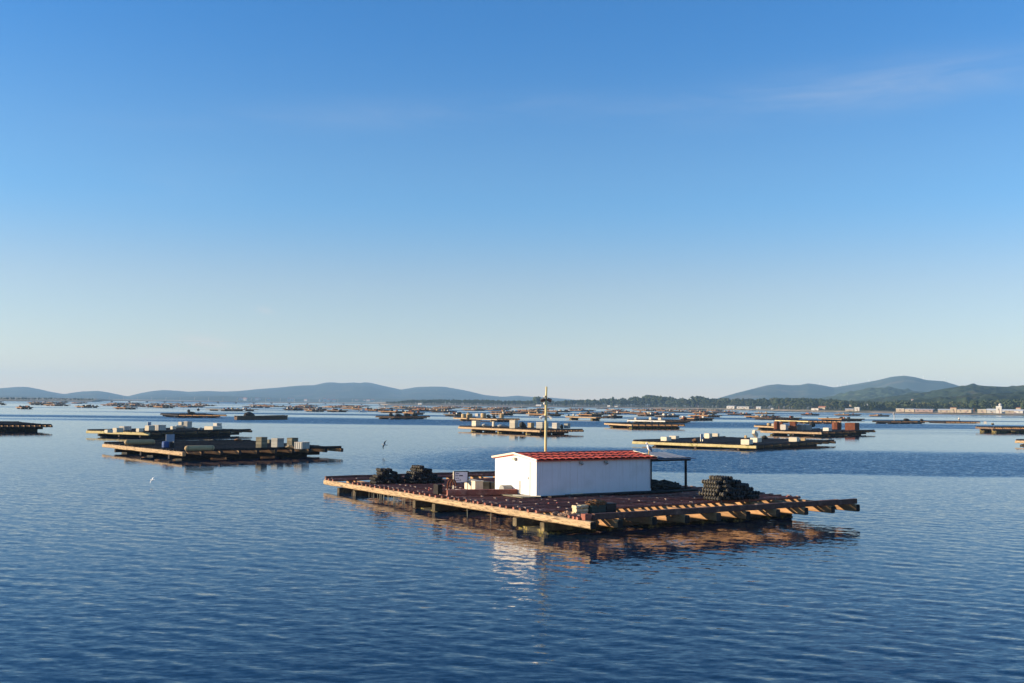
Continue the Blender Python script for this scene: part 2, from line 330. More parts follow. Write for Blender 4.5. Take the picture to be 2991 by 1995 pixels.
rm_ = [MB().tube([(0, 0, 0), (random.uniform(-.02, .02), 0, -.6), (random.uniform(-.05, .05), 0, -1.6)], .014, 5).mesh('hanging_rope', mat('pale_rope', (.42, .40, .30), .9, .3, 5)) for k in range(3)]
for k in range(34):
    y = random.uniform(18.0, 25.2) if k < 26 else random.uniform(6, 31)
    obj('hanging_rope', random.choice(rm_), raft, (.22+random.uniform(0, .3), y, .62))
for y in (26.0, 26.6): obj('hanging_rope', rm_[0], raft, (-.1, y, .5))
# lashings where the poles cross the beams
tb = MB()
for x in CROSS+[.2]:
    for y in ys:
        if random.random() < .72: tb.box((x+random.uniform(-.05, .05), y, 1.085), (random.uniform(.06, .13), .20, random.uniform(.14, .19)), random.uniform(-.3, .3))
tag(tb.build('rope_ties', mat('tie_rope', (.27, .20, .17), .9, .5, 9, rnd=0), raft), None, kind='stuff')
pb = MB()
for k in range(26):
    y = random.choice(ys); pb.ell((random.uniform(.5, 17.5), y, 1.15), (.08, .06, .045), 6, 4)
tag(pb.build('pink_rope_knots', mat('pink_rope', (.62, .16, .11), .85, .3, 9, rnd=0), raft), None, kind='stuff')
gb = MB()
for k in range(46):
    gb.ell((random.uniform(.2, 2.6), random.uniform(1.7, 3.2), random.uniform(.98, 1.08)), (.15, .13, .10), 7, 5, .5)
tag(gb.build('mussel_rubble', mat('mussel_rubble', (.36, .22, .14), .9, .6, 7, .6, col2=(.08, .06, .05)), raft), None, kind='stuff')
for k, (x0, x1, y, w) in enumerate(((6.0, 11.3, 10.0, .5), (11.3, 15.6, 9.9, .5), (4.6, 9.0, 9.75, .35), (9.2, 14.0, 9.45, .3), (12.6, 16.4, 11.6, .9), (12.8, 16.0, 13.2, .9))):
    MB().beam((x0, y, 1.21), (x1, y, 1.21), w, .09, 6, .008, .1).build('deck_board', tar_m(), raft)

# ------------------------------------------------------------ hut on the raft (x 4.18..12.43, y 10.44..15.0)
hut = thing('work_hut', 'white panel hut with red tiled roof standing on the near raft', 'hut', on_raft(4.18, 10.44, 1.19), 0); hut.rotation_euler = raft.rotation_euler
HX, HY, HH, RISE = 8.25, 4.55, 2.03, .27
w = MB(); t = .08
w.add([(0, 0, 0), (HX, 0, 0), (HX, 0, HH), (0, 0, HH), (0, t, 0), (HX, t, 0), (HX, t, HH), (0, t, HH)], [(0, 1, 2, 3), (5, 4, 7, 6), (0, 3, 7, 4), (1, 5, 6, 2), (3, 2, 6, 7), (0, 4, 5, 1)])
w.build('front_wall', panel_mat(), hut)
w = MB(); w.box((HX/2, HY-t/2, HH/2), (HX, t, HH)); w.build('back_wall', white_m(), hut)
for x in (0.0, HX-t):
    w = MB(); P = [(t, 0), (HY-t, 0), (HY-t, HH), (HY/2, HH+RISE-.03), (t, HH)]
    w.add([(x, a, b) for a, b in P]+[(x+t, a, b) for a, b in P], [(0, 1, 2, 3, 4), (9, 8, 7, 6, 5)]+[(i, i+5, (i+1) % 5+5, (i+1) % 5) for i in range(5)])
    w.build('gable_wall', MATS['stained_white_panel'], hut)
for k in range(1, 8): MB().box((HX*k/8, -.004, HH/2), (.008, .006, HH-.03)).build('panel_joint', white_m(), hut)
for k in (1, 3, 4): MB().box((-.004, HY*k/5, HH/2), (.012, .014, HH-.02)).build('panel_joint', white_m(), hut)
for (x, y) in ((-.01, -.01), (HX+.01, -.01)): MB().box((x, y, HH/2), (.07, .07, HH)).build('corner_trim', white_m(), hut)
MB().box((HX/2, HY/2, -.035), (HX+.5, HY+.5, .09)).build('base_board', tar_m(), hut)
MB().box((-.55, 1.5, -.02), (1.0, 3.4, .05)).build('sill_board', olive_m(), hut)
d = MB(); d.box((-.025, 1.15, .98), (.04, .95, 1.9)); door = d.build('door', white_m(), hut)
MB().box((-.055, .80, .98), (.05, .04, .14)).build('handle', grey_m(), door)
MB().box((-.035, 1.72, .42), (.05, .09, .72)).build('door_frame', grey_m(), hut)
gl = MB(); gl.box((-.09, 2.25, 2.02), (.16, .26, .16)); gl.build('gable_lamp', mat('lamp_cream', (.7, .65, .5), .5), hut)
for x in (3.05, 4.85):
    lm = MB(); lm.box((x, -.05, 1.86), (.22, .10, .10)); lm.tube([(x, -.08, 1.84), (x+.02, -.17, 1.74)], [.05, .09], 8); lm.build('wall_lamp', grey_m(), hut)
MB().tube([(HX+.05, -.05, .2), (HX+.05, -.05, HH)], .05, 8).build('drain_pipe', tar_m(), hut)
# roof: individual barrel tiles in courses over a thin deck
roof = MB(); ov = .17; sl = math.atan2(RISE, HY/2); hy = HY/2
e0 = HH-RISE*ov/hy
P = [(-ov, e0), (hy, HH+RISE), (HY+ov, e0), (HY+ov, e0-.05), (hy, HH+RISE-.05), (-ov, e0-.05)]
roof.add([(-.10, a, b) for a, b in P]+[(HX+.45, a, b) for a, b in P], [(0, 1, 4, 5), (1, 2, 3, 4), (11, 10, 7, 6), (10, 9, 8, 7)]+[(i, i+6, (i+1) % 6+6, (i+1) % 6) for i in range(6)])
red = mat('red_roof_tile', (.52, .085, .045), .65, .30, 3, .3, col2=(.36, .11, .085), mask=(.50, .68), scale2=1.2, rnd=.30)
roof_o = roof.build('roof', red, hut)
def tile_mesh(Lt, wt):
    b = MB(); P = []; n = 6
    for j, (y, k) in enumerate(((0, 1.0), (Lt, .84))):
        for th in (1, .80):
            for i in range(n+1):
                a = PI*i/n; P.append((-math.cos(a)*wt/2*k*(.5+.5*th), y, math.sin(a)*wt*.20*k*th+(.018 if j == 0 else 0)))
    m = n+1; F = []
    for i in range(n):
        F += [(i, i+1, 2*m+i+1, 2*m+i), (m+i+1, m+i, 3*m+i, 3*m+i+1), (i, m+i, m+i+1, i+1)]
    b.add(P, F); return b.mesh('roof_tile', red)
slope_len = math.hypot(hy+ov, RISE*(hy+ov)/hy); NC, NT = 3, 18; pitch = (HX+.48)/NT; Lt = slope_len/NC*1.13
tm = tile_mesh(Lt, pitch*1.02)
for side in (0, 1):
    for c in range(NC):
        for k in range(NT):
            o = bpy.data.objects.new('roof_tile', tm); C.objects.link(o); o.parent = roof_o
            s0 = c*slope_len/NC-.03; x = -.06+(k+.5)*pitch
            dy, dz = s0*math.cos(sl), s0*math.sin(sl)
            if side == 0: o.location = (x, -ov+dy, e0+dz+.012); o.rotation_euler = (sl-.02, 0, random.uniform(-.01, .01))
            else: o.location = (x, HY+ov-dy, e0+dz+.012); o.rotation_euler = (sl-.02, 0, PI+random.uniform(-.01, .01))
MB().tube([(-.10, hy, HH+RISE+.02), (HX+.45, hy, HH+RISE+.02)], .10, 10).build('ridge_cap', red, roof_o)
trim = mat('cream_trim', (.78, .70, .52), .6, .1, 2)
for x in (-.13, HX+.47):
    for sgn in (0, 1):
        y0 = -ov-.02 if not sgn else HY+ov+.02
        MB().beam((x, y0, e0+.03), (x, hy, HH+RISE+.05), .06, .11, 3, 0, .08).build('verge_board', trim, roof_o)
MB().box((HX/2, -.05, HH-.05), (HX, .07, .05)).build('fascia', red, roof_o)
# open lean-to beyond the far end
cx0, cx1 = HX+.5, HX+2.95
can = MB(); P = [(-ov-.05, e0-.06), (hy, HH+RISE-.05), (HY+ov, e0-.06), (HY+ov, e0-.10), (hy, HH+RISE-.10), (-ov-.05, e0-.10)]
can.add([(cx0, a, b) for a, b in P]+[(cx1+(.55 if i in (0, 5) else 0), a, b) for i, (a, b) in enumerate(P)], [(0, 1, 4, 5), (1, 2, 3, 4), (11, 10, 7, 6), (10, 9, 8, 7)]+[(i, i+6, (i+1) % 6+6, (i+1) % 6) for i in range(6)])
can_o = can.build('canopy', mat('blue_grey_sheet', (.17, .20, .25), .6, .15, 2, .1), hut)
for k in range(7): 
    x = cx0+.2+k*.38; MB().beam((x, -ov, e0-.045), (x, hy, HH+RISE-.035), .035, .02, 1, 0, .1).build('sheet_rib', MATS['blue_grey_sheet'], can_o)
MB().beam((HX, -.1, HH-.13), (cx1+.2, -.1, HH-.13), .12, .20, 3, .005).build('canopy_beam', tar_m(), can_o)
for x, y in ((cx1-.15, -.08), (cx1-.15, HY-.1)): MB().beam((x, y, -.1), (x, y, HH-.1), .13, .13, 3, .004).build('canopy_post', tar_m(), can_o)

# ------------------------------------------------------------ mast behind the ridge
mx_, my_ = 6.45, 12.95
yel = mat('mast_yellow', (.62, .50, .22), .55, .15, 2)
mast = thing('light_mast', 'tall yellow mast with floodlights rising behind the hut roof', 'mast', on_raft(mx_, my_, 1.1), 0)
MB().tube([(0, 0, 0), (0, 0, 5.55)], .078, 14).build('lower_pole', yel, mast, smooth=True)
MB().tube([(0, 0, 5.5), (.02, 0, 6.38)], [.058, .052], 12).build('upper_pole', yel, mast, smooth=True)
MB().tube([(0, 0, 4.65), (0, 0, 4.75)], .10, 14).build('collar', yel, mast)
for s in (-1, 1):
    fl = MB(); Mx = Matrix.Translation((s*.20, -.05, 5.58)) @ Matrix.Rotation(s*R(22), 4, 'Y') @ Matrix.Rotation(R(35), 4, 'X')
    fl.box((0, 0, 0), (.30, .13, .18), 0, .8, M=Mx); f_o = fl.build('floodlight', mat('lamp_housing', (.12, .11, .10), .5), mast)
    MB().box((0, 0, -.10), (.26, .10, .02), M=Mx).build('lens', mat('lamp_glass', (.75, .72, .62), .2), f_o)
    hn = MB(); hn.tube([(s*.06, -.03, 4.62), (s*.2, -.05, 4.60), (s*.36, -.06, 4.48)], [.05, .06, .10], 10); hn.build('horn', mat('horn_white', (.78, .74, .62), .5), mast)
MB().ell((-.08, -.08, 5.78), (.07, .07, .07), 10, 7).build('camera_dome', mat('horn_white', (.78, .74, .62), .5), mast, smooth=True)
MB().ell((-.10, -.08, 5.36), (.06, .06, .08), 10, 7).build('siren', mat('horn_white', (.78, .74, .62), .5), mast, smooth=True)

# ------------------------------------------------------------ stacked ribbed tubes
def ribbed_tube(L_, r, name='ribbed_tube'):
    b = MB(); pts = []; rr = []; n = int(L_/.19)
    for i in range(n):
        y = i*L_/n
        for q, k in ((.0, .66), (.22, .70), (.32, 1), (.58, 1), (.68, .70)): pts.append((0, y+q*L_/n, 0)); rr.append(r*k)
    b.tube(pts, rr, 11); b.tube([(0, -.006, 0), (0, .02, 0)], r*.35, 8)
    me = b.mesh(name, black_m()); me.materials.append(mat('pale_rim', (.10, .085, .06), .8, .5, 6, rnd=.5))  # ridge tops coloured paler than the rest of the tube
    for i, p in enumerate(me.polygons):
        if i < 11*(len(pts)-1) and (i//11) % 5 == 2 and i % 11 < 10: p.material_index = 1
    return me
tm1, tm2 = ribbed_tube(1.15, .122), ribbed_tube(1.0, .112)
def pile(x0, y0, rows, me, r, z, ang, label, grp):
    for j, n in enumerate(rows):
        for i in range(n[1]):
            x = x0+(n[0]+i+.5*j)*2*r*.97; yy = y0+random.uniform(-.28, .28)+.13*j
            o = obj('ribbed_tube', me, None, on_raft(x, yy, z+r+j*r*1.68+random.uniform(-.015, .015)))
            o.rotation_euler = (Euler((0, 0, RAFT_ROT+ang+random.uniform(-.16, .16)))); tag(o, label, 'tube', grp)
pile(11.6, 3.55, [(0, 14), (0, 13), (0, 12), (0, 11), (0, 8), (1, 4)], tm1, .122, 1.155, .05, 'ribbed black tube in the big pile on the right end of the near raft', 'tubes in the big right pile')
pile(.45, 23.9, [(0, 10), (0, 9), (0, 8), (1, 6), (1, 4)], tm2, .112, 1.15, -.1, 'ribbed black tube in the small pile by the left corner of the near raft', 'tubes in the leftmost pile')
pile(2.75, 23.1, [(0, 11), (0, 10), (0, 9), (0, 7), (1, 5), (1, 2)], tm2, .112, 1.15, .1, 'ribbed black tube in the middle pile beside the sign board', 'tubes in the middle pile')

# ------------------------------------------------------------ loose gear on the near raft
sg = thing('sign_board', 'white sign board with dark frame and lines of print between tube piles and hut', 'sign', on_raft(2.62, 17.35, 1.14), RAFT_ROT-R(4))
for x, m_ in ((0, trim), (.98, tar_m())): MB().beam((x, 0, -.02), (x, 0, 1.14), .07, .07, 2, .002).build('post', m_, sg)
MB().box((.49, -.02, .78), (.90, .03, .66)).build('board', mat('sign_white', (.62, .62, .68), .5, .05, 2), sg)
fr = MB()
for c, d_ in (((.49, -.03, 1.12), (1.0, .04, .05)), ((.49, -.03, .445), (.94, .04, .025)), ((.955, -.03, .78), (.045, .045, .66)), ((.03, -.03, .78), (.03, .045, .64))): fr.box(c, d_)
fr.build('frame', tar_m(), sg)
ink = mat('sign_ink', (.06, .06, .10), .6, .2, 30)
for (x, z, ln, h) in ((.13, 1.0, .22, .045), (.11, .87, .20, .04), (.36, .87, .25, .07), (.12, .72, .12, .03), (.27, .72, .06, .05), (.11, .585, .17, .025), (.31, .60, .02, .06), (.37, .60, .02, .06), (.43, .60, .035, .07)):
    MB().box((x+ln/2, -.042, z), (ln, .008, h)).build('printed_line', ink, sg)
def crate_body(name, label, loc, rz, dims, m, cat='crate', group=None, rim=True, slats=0):
    a, b, h = dims; t_ = thing(name, label, cat, loc, rz, group)
    bb = MB(); bb.beam((-a/2, 0, h/2), (a/2, 0, h/2), b, h, 2, .006, .05); bb.build('body', m, t_)
    if rim:
        r_ = MB(); k = min(.06, h*.12)
        r_.box((0, -b/2-.004, h-k/2), (a+.03, k, k)); r_.box((0, b/2+.004, h-k/2), (a+.03, k, k)); r_.box((-a/2-.004, 0, h-k/2+.004), (k, b+.02, k)); r_.box((a/2+.004, 0, h-k/2+.004), (k, b+.02, k)); r_.build('rim', m, t_)
    for i in range(slats):
        z = h*(i+.5)/(slats+.3); s_ = MB(); s_.box((-a/2-.012, 0, z), (.03, b*.98, h/(slats+.3)*.7)); s_.box((0, -b/2-.012, z), (a*.98, .03, h/(slats+.3)*.7)); s_.build('slat', m, t_)
    return t_
crate_body('storage_crate', 'cream foam box right beside the sign board on the near raft', on_raft(3.85, 17.0, 1.15), RAFT_ROT, (.55, 1.35, .58), cream_m(), 'box')
crate_body('storage_crate', 'grey-brown crate between the cream box and the hut gable', on_raft(4.45, 17.1, 1.15), RAFT_ROT, (.5, 1.1, .5), olive_m(), slats=2)
crate_body('storage_crate', 'low olive crate with rounded lid touching the hut gable', on_raft(4.95, 16.9, 1.15), RAFT_ROT, (.36, 1.0, .45), olive_m(), rim=False)
tag(MB().beam((0, 0, 0), (4.1, 0, 0), .30, .32, 10, .012, .08).build('loose_timber', pole_m(), None, on_raft(.2, 13.7, 1.32), RAFT_ROT-R(17)), 'thick dark timber lying on the deck before the lit hut gable', 'timber')
tag(MB().beam((0, 0, 0), (1.5, .6, 0), .12, .05, 3, .004).build('loose_plank', trim, None, on_raft(2.7, 10.6, 1.30), RAFT_ROT-R(70)), 'pale plank lying at the foot of the hut corner', 'plank')
tag(MB().beam((0, 0, 0), (.9, .12, 0), .10, .05, 3, .004).build('loose_plank', trim, None, on_raft(6.2, 9.95, 1.29), RAFT_ROT), 'short cream plank lying along the front hut wall', 'plank')
tag(MB().beam((0, 0, 0), (1.6, 0, .02), .14, .05, 3, .004).build('loose_plank', trim, None, on_raft(2.2, 17.5, 1.19), RAFT_ROT-R(60)), 'pale plank lying flat under the sign board', 'plank')
tr = thing('trough', 'blue-grey rounded trough resting behind the thick timber', 'trough', on_raft(3.55, 13.2, 1.2), RAFT_ROT)
b = MB(); b.tube([(0, 0, .2), (.65, 0, .2)], .27, 14); b.build('shell', grey_m(), tr); b = MB(); b.tube([(-.02, 0, .2), (.04, 0, .2)], .29, 14); b.build('end_ring', grey_m(), tr)
wi = thing('winch', 'small dark rusty winch with ring posts near the left edge', 'winch', on_raft(.4, 15.2, 1.14), RAFT_ROT)
MB().box((.0, 0, .28), (.30, .55, .56)).build('housing', tar_m(), wi); MB().beam((.2, 0, .12), (1.1, 0, .12), .3, .22, 2, .01).build('base_timber', pole_m(), wi)
for y in (-.12, .2):
    b = MB(); b.tube([(.95+.20*math.cos(a), y, .45+.34*math.sin(a)) for a in [PI*i/8 for i in range(9)]]+[(.75, y, .1)], .045, 8); b.build('ring_post', rust_m(), wi)
# crates and heap in the front gap
cs = thing('block_stack', 'cream net sacks stacked in rows at the front of the near raft', 'sacks', on_raft(.72, 1.95, 1.04), RAFT_ROT)
for i in range(3):
    for j in range(3):
        b = MB(); b.beam((0, 0, 0), (.22, 0, 0), .36, .15, 2, .02, .25); b.build('sack', mat('net_sack', (.50, .42, .26), .85, .3, 5, .4, rnd=.2), cs, (i*.235, random.uniform(-.04, .04), .08+j*.155))
crate_body('fish_crate', 'dark green open crate beside the cream sacks', on_raft(1.95, 2.0, 1.04), RAFT_ROT, (.85, .7, .44), mat('dark_green_plastic', (.02, .045, .04), .5, .3, 4), slats=3)
crate_body('fish_crate', 'black crate at the right end of the front crate row', on_raft(2.75, 2.05, 1.04), RAFT_ROT, (.6, .7, .50), black_m(), slats=2)
def rope_heap(name, label, loc, rz, rx, ry, rz_, m, n=10, cat='heap', core=None):
    t_ = thing(name, label, cat, loc, rz)
    b = MB(); b.ell((0, 0, 0), (rx*.8, ry*.8, rz_*.8), 14, 8, .35, 1.3/max(rx, .2)); b.build('mass', core or m, t_)
    for k in range(n):
        a0 = random.uniform(0, 6.28); pts = []
        for i in range(12):
            a = a0+i*.5; q = random.uniform(.55, 1.0); pts.append((rx*q*math.cos(a), ry*q*math.sin(a), rz_*(random.uniform(.2, .95))*(1.1-q*.6)))
        bb = MB(); bb.tube(pts, random.uniform(.02, .035)*max(1, rx/.8), 6); bb.build('coil', m, t_)
    return t_
rope_heap('rope_heap', 'tangled orange-brown rope and weed on top of the front crates', on_raft(2.05, 2.0, 1.46), RAFT_ROT, .62, .38, .34, rope_m(), 12)
rope_heap('net_heap', 'dark heap of nets and mussel clumps under the open lean-to', on_raft(13.9, 11.6, 1.15), RAFT_ROT, 1.7, 1.3, .85, mat('dark_net', (.035, .035, .03), .9, .5, 6, .5), 14)

# ------------------------------------------------------------ land, hills and far shore
def hill(name, label, D, pts, depth, m, cols=260, rows=26, rough=0., fold=.22, seed=1, jag=0.):
    xs = np.linspace(pts[0][0], pts[-1][0], cols); P = np.array(pts, float); yy = np.interp(xs, P[:, 0], P[:, 1])
    k = np.array([.25, .5, .25]); yy[1:-1] = np.convolve(yy, k, 'valid')
    V = []; 
    top = [at_d(float(x), float(y), D) for x, y in zip(xs, yy)]
    tx = np.array([p.x for p in top]); tz = np.maximum(np.array([p.z for p in top]), .5)
    tt = np.concatenate([np.linspace(0, 1, rows), np.linspace(1.15, 2, 5)])
    for t in tt:
        prof = np.sin(min(t, 1)*PI/2)**1.25 if t <= 1 else max(0., 1-(t-1))
        yv = D-depth+depth*t
        zz = tz*prof
        f1 = fnoise(tx*.004*2500/D+seed, np.full(cols, t*3.+seed*7), seed*13, 3)-.5
        zz = zz+(f1*2*fold*tz*math.sin(PI*min(t, 1)) if t < 1 else 0)
        if rough: zz = zz+(fnoise(tx/rough/2.2, np.full(cols, yv/rough/2.2), seed*17, 2)-.5)*rough*1.5*min(1, t*4)*(1 if t <= 1 else .2)
        if t < 1: zz = np.minimum(zz, CAM_H+(tz-CAM_H)*(yv/D)*.985)      # the crest stays the skyline
        V.append(np.stack([tx*(yv/D), np.full(cols, yv), np.maximum(zz, -.6 if t == 0 else 0)], -1))
    V = np.concatenate(V); n = len(tt); ii = np.arange(n*cols).reshape(n, cols)[:-1, :-1].ravel()
    return tag(obj(name, np_mesh(name, V, np.stack([ii, ii+1, ii+cols+1, ii+cols], -1), m, True)), label, kind='structure')
far_veg = mat('far_hillside', (.042, .056, .036), .95, .35, .004, 0, col2=(.13, .10, .06), mask=(.52, .66), scale2=.006, spec=.05)
mid_veg = mat('wooded_hillside', (.042, .060, .026), .95, .55, .035, 0, col2=(.095, .085, .045), mask=(.52, .68), scale2=.010, spec=.05)
LEFT = [(-1400, 1150), (-700, 1140), (-300, 1128), (0, 1134), (51, 1130), (78, 1130), (112, 1136), (146, 1144), (187, 1151), (211, 1147), (238, 1143.6), (286, 1141.6), (316, 1146), (361, 1155.6), (374, 1157.6), (402, 1150), (439, 1143), (476, 1139), (521, 1141.6), (551, 1144.6), (606, 1141.6), (647, 1144), (698, 1142), (749, 1137), (800, 1133), (876, 1126), (917, 1125), (951, 1117.4), (971, 1116.7), (998, 1119), (1039, 1117), (1051, 1119.4), (1061, 1116.4), (1083, 1118), (1124, 1128), (1172, 1138), (1216, 1130.7), (1260, 1129), (1298, 1129.6), (1362, 1141), (1417, 1154), (1468, 1159), (1512, 1155.5), (1550, 1159), (1589, 1160), (1664, 1166), (1696, 1170), (1760, 1175), (2000, 1178), (2600, 1186), (4400, 1200)]
hill('hills', 'long blue mountain ridge far across the bay', 8400, LEFT, 2200, far_veg, 1300, 26, seed=2)
hill('hills.001', 'low dim foothills under the far mountain ridge', 6000, [(-1400, 1160), (-200, 1154), (60, 1156), (150, 1160), (250, 1167), (420, 1164), (560, 1158), (640, 1156), (760, 1160), (900, 1166), (1050, 1162), (1200, 1165), (1400, 1170), (1600, 1176)], 900, far_veg, 260, 14, seed=5)
hill('hills.002', 'blue wind-farm hills behind the right shore', 6300, [(1900, 1181), (2060, 1174), (2150, 1148), (2186, 1139), (2239, 1125.4), (2271, 1122), (2307, 1125), (2336, 1124.7), (2361, 1119.4), (2393, 1123.7), (2436, 1131.5), (2508, 1120), (2561, 1111), (2604, 1100.4), (2640, 1097), (2669, 1100.8), (2708, 1110), (2758, 1113.6), (2801, 1127), (2865, 1141), (2991, 1152), (3400, 1160), (4400, 1190)], 1800, far_veg, 800, 30, seed=3)
hill('hills.003', 'green wooded hill in front of the wind-farm hills', 3700, [(2250, 1180), (2382, 1164), (2436, 1156), (2490, 1143), (2543, 1131.5), (2597, 1132), (2651, 1138), (2697, 1146), (2758, 1152), (2830, 1160), (2991, 1170), (3400, 1190)], 900, mid_veg, 300, 60, rough=11, seed=4)
hill('hills.004', 'green wooded hill rising at the right edge', 2600, [(2430, 1184), (2508, 1170), (2651, 1150.5), (2701, 1146), (2758, 1134), (2794, 1129), (2840, 1123.7), (2883, 1126.5), (2919, 1128), (2948, 1129), (2991, 1123.7), (3100, 1118), (3600, 1110), (4600, 1150)], 800, mid_veg, 420, 80, rough=9, seed=6)
hill('hills.005', 'lower wooded slope above the right shore buildings', 1750, [(2480, 1186), (2615, 1172), (2722, 1164), (2794, 1157), (2901, 1149), (2991, 1144), (3300, 1135), (4200, 1150)], 420, mid_veg, 460, 70, rough=8, seed=8)
# shoreline: sand and low land, seen as (photo x, distance)
SHORE = [(-2200, 1900), (-600, 2050), (60, 2150), (285, 2300), (330, 4200), (700, 5200), (1080, 4800), (1125, 2300), (1500, 2250), (1900, 2200), (2150, 1850), (2350, 1500), (2500, 1330), (2700, 1200), (2991, 1080), (3500, 1000), (5200, 1000)]
sx = np.array([a for a, _ in SHORE], float); sy = np.array([b for _, b in SHORE], float)
def shore_d(x): return float(np.interp(x, sx, sy))
xs = np.linspace(-2200, 5200, 700); V = []
for k, (off, z) in enumerate(((-4, -.35), (3, .35), (14, 1.3), (26, 2.0), (60, 2.6), (400, 5), (1200, 8))):
    for x in xs:
        D = shore_d(x)+off+(fnoise(np.array([x*.03]), np.array([k*.1]), 3, 3)[0]-.5)*30*(.4 if k < 4 else 1); p = at_d(float(x), 1180, D); V.append((p.x, D, z+(random.uniform(-.2, .2) if k > 1 else 0)))
V = np.array(V); ii = np.arange(7*700).reshape(7, 700)[:-1, :-1].ravel()
tag(obj('ground', np_mesh('ground', V, np.stack([ii, ii+1, ii+701, ii+700], -1), mat('sandy_shore', (.30, .23, .16), .95, .3, .05, 0, col2=(.13, .13, .07), mask=(.45, .6), scale2=.03, spec=.1), True)), 'sandy low shore along the far side of the bay', kind='structure')

# woods on the shore
def tree_proto(seed, clumps=26, shape='round'):
    r = np.random.default_rng(seed); V = []; F = []
    def octa(c, rad):
        o = len(V); d = r.normal(0, .22, (6, 3))
        for q, e in zip(((1, 0, 0), (-1, 0, 0), (0, 1, 0), (0, -1, 0), (0, 0, 1), (0, 0, -1)), d): V.append(np.array(c)+(np.array(q)*(1+.0)+e)*rad*np.array([1, 1, .75]))
        for a in (0, 1):
            for b_ in (2, 3):
                for c_ in (4, 5): F.append((o+a, o+b_, o+c_) if (a+b_+c_) % 2 == 0 else (o+b_, o+a, o+c_))
    for i in range(clumps):
        u = r.normal(0, 1, 3); u /= np.linalg.norm(u); q = r.uniform(.35, 1)**.5
        if shape == 'round': c = u*q*np.array([.36, .36, .30])+[0, 0, .66]
        elif shape == 'pine': c = u*q*np.array([.42, .42, .16])+[0, 0, .78]
        else: c = u*q*np.array([.24, .24, .42])+[0, 0, .55]
        octa(c, r.uniform(.09, .17))
    o = len(V)
    for z, rd in ((-.05, .03), (.6, .02)):
        for k in range(4): V.append(np.array([rd*math.cos(k*PI/2), rd*math.sin(k*PI/2), z]))
    for k in range(4):
        a, b_ = o+k, o+(k+1) % 4; F += [(a, b_, b_+4), (a, b_+4, a+4)]
    return np.array(V), np.array(F)
protos = [tree_proto(1), tree_proto(2), tree_proto(3, 22, 'pine'), tree_proto(4, 24, 'tall'), tree_proto(5, 30)]
leaf = mat('wood_foliage', (.040, .056, .024), .9, .5, .12, 0, col2=(.085, .085, .035), mask=(.5, .64), scale2=.04, spec=.1)
TOPS = [(1120, 1176), (1200, 1168), (1300, 1167), (1420, 1168), (1480, 1170), (1540, 1170), (1600, 1172), (1700, 1168), (1760, 1166), (1830, 1163), (1900, 1156), (1960, 1162), (2010, 1165), (2040, 1159), (2080, 1164), (2200, 1166), (2270, 1163), (2330, 1164), (2430, 1168), (2500, 1172), (2560, 1174), (2640, 1170), (2720, 1174), (2800, 1172), (2900, 1168), (2991, 1166), (3600, 1166)]
tpx = np.array([a for a, _ in TOPS], float); tpy = np.array([b for _, b in TOPS], float)
def wood(name, label, x0, x1, n, off0, off1, hk=1., seed=1):
    r = np.random.default_rng(seed); VV = []; FF = []; o = 0
    for i in range(n):
        x = r.uniform(x0, x1); off = r.uniform(off0, off1); D = shore_d(x)+off
        ptop = at_d(x, float(np.interp(x, tpx, tpy)), D).z; h = max(5, min(30, ptop-3))*r.uniform(.62, 1.08)*hk*(.6+.4*min(1, off/50))
        pv, pf = protos[r.integers(5)]; a = r.uniform(0, 6.28); ws = h*r.uniform(.8, 1.15)
        c, s_ = math.cos(a), math.sin(a); q = pv.copy(); X, Y = q[:, 0]*c-q[:, 1]*s_, q[:, 0]*s_+q[:, 1]*c
        p = at_d(x, 1180, D); VV.append(np.stack([p.x+X*ws, D+Y*ws, 2.4+off*.008+q[:, 2]*h], -1)); FF.append(pf+o); o += len(pv)
    return tag(obj(name, np_mesh(name, np.concatenate(VV), np.concatenate(FF), leaf)), label, kind='stuff')
wood('wood', 'dark green pine wood along the middle shore', 1128, 2130, 900, 30, 170, seed=1)
wood('wood.001', 'green wood behind the beach houses', 2100, 2560, 420, 40, 190, seed=2)
wood('wood.002', 'green wood behind the harbour buildings at the right', 2530, 3400, 520, 60, 240, .95, seed=3)
tpx2 = tpx
def wood_left():
    global tpx, tpy
    a, b = tpx, tpy; tpx, tpy = np.array([-800., 0, 60, 110, 170, 200, 262, 280]), np.array([1160., 1162, 1164, 1168, 1168, 1164, 1168, 1172])
    wood('wood.003', 'dim strip of trees on the left shore', -700, 275, 420, 10, 120, seed=4); tpx, tpy = a, b
wood_left()
def tree(label, x, ytop, off, shape, wk=.9):
    D = shore_d(x)+off; p = at_d(x, 1180, D); h = at_d(x, ytop, D).z-2.4
    t_ = thing('shore_tree', label, 'tree', (p.x, D, 2.4), random.uniform(0, 6), 'single trees standing out of the shore wood')
    rr = np.random.default_rng(int(x)); pv, pf = tree_proto(int(x), 60, shape); nt = len(pv)-8
    cv = pv[:nt]*np.array([h*wk, h*wk, h]); cf = pf[(pf < nt).all(1)]
    obj('crown', np_mesh('crown', cv, cf, leaf), t_); MB().tube([(0, 0, -.3), (0, 0, h*.3), (h*.01, 0, h*.62)], [h*.035, h*.028, h*.015], 8).build('trunk', rope_m(), t_)
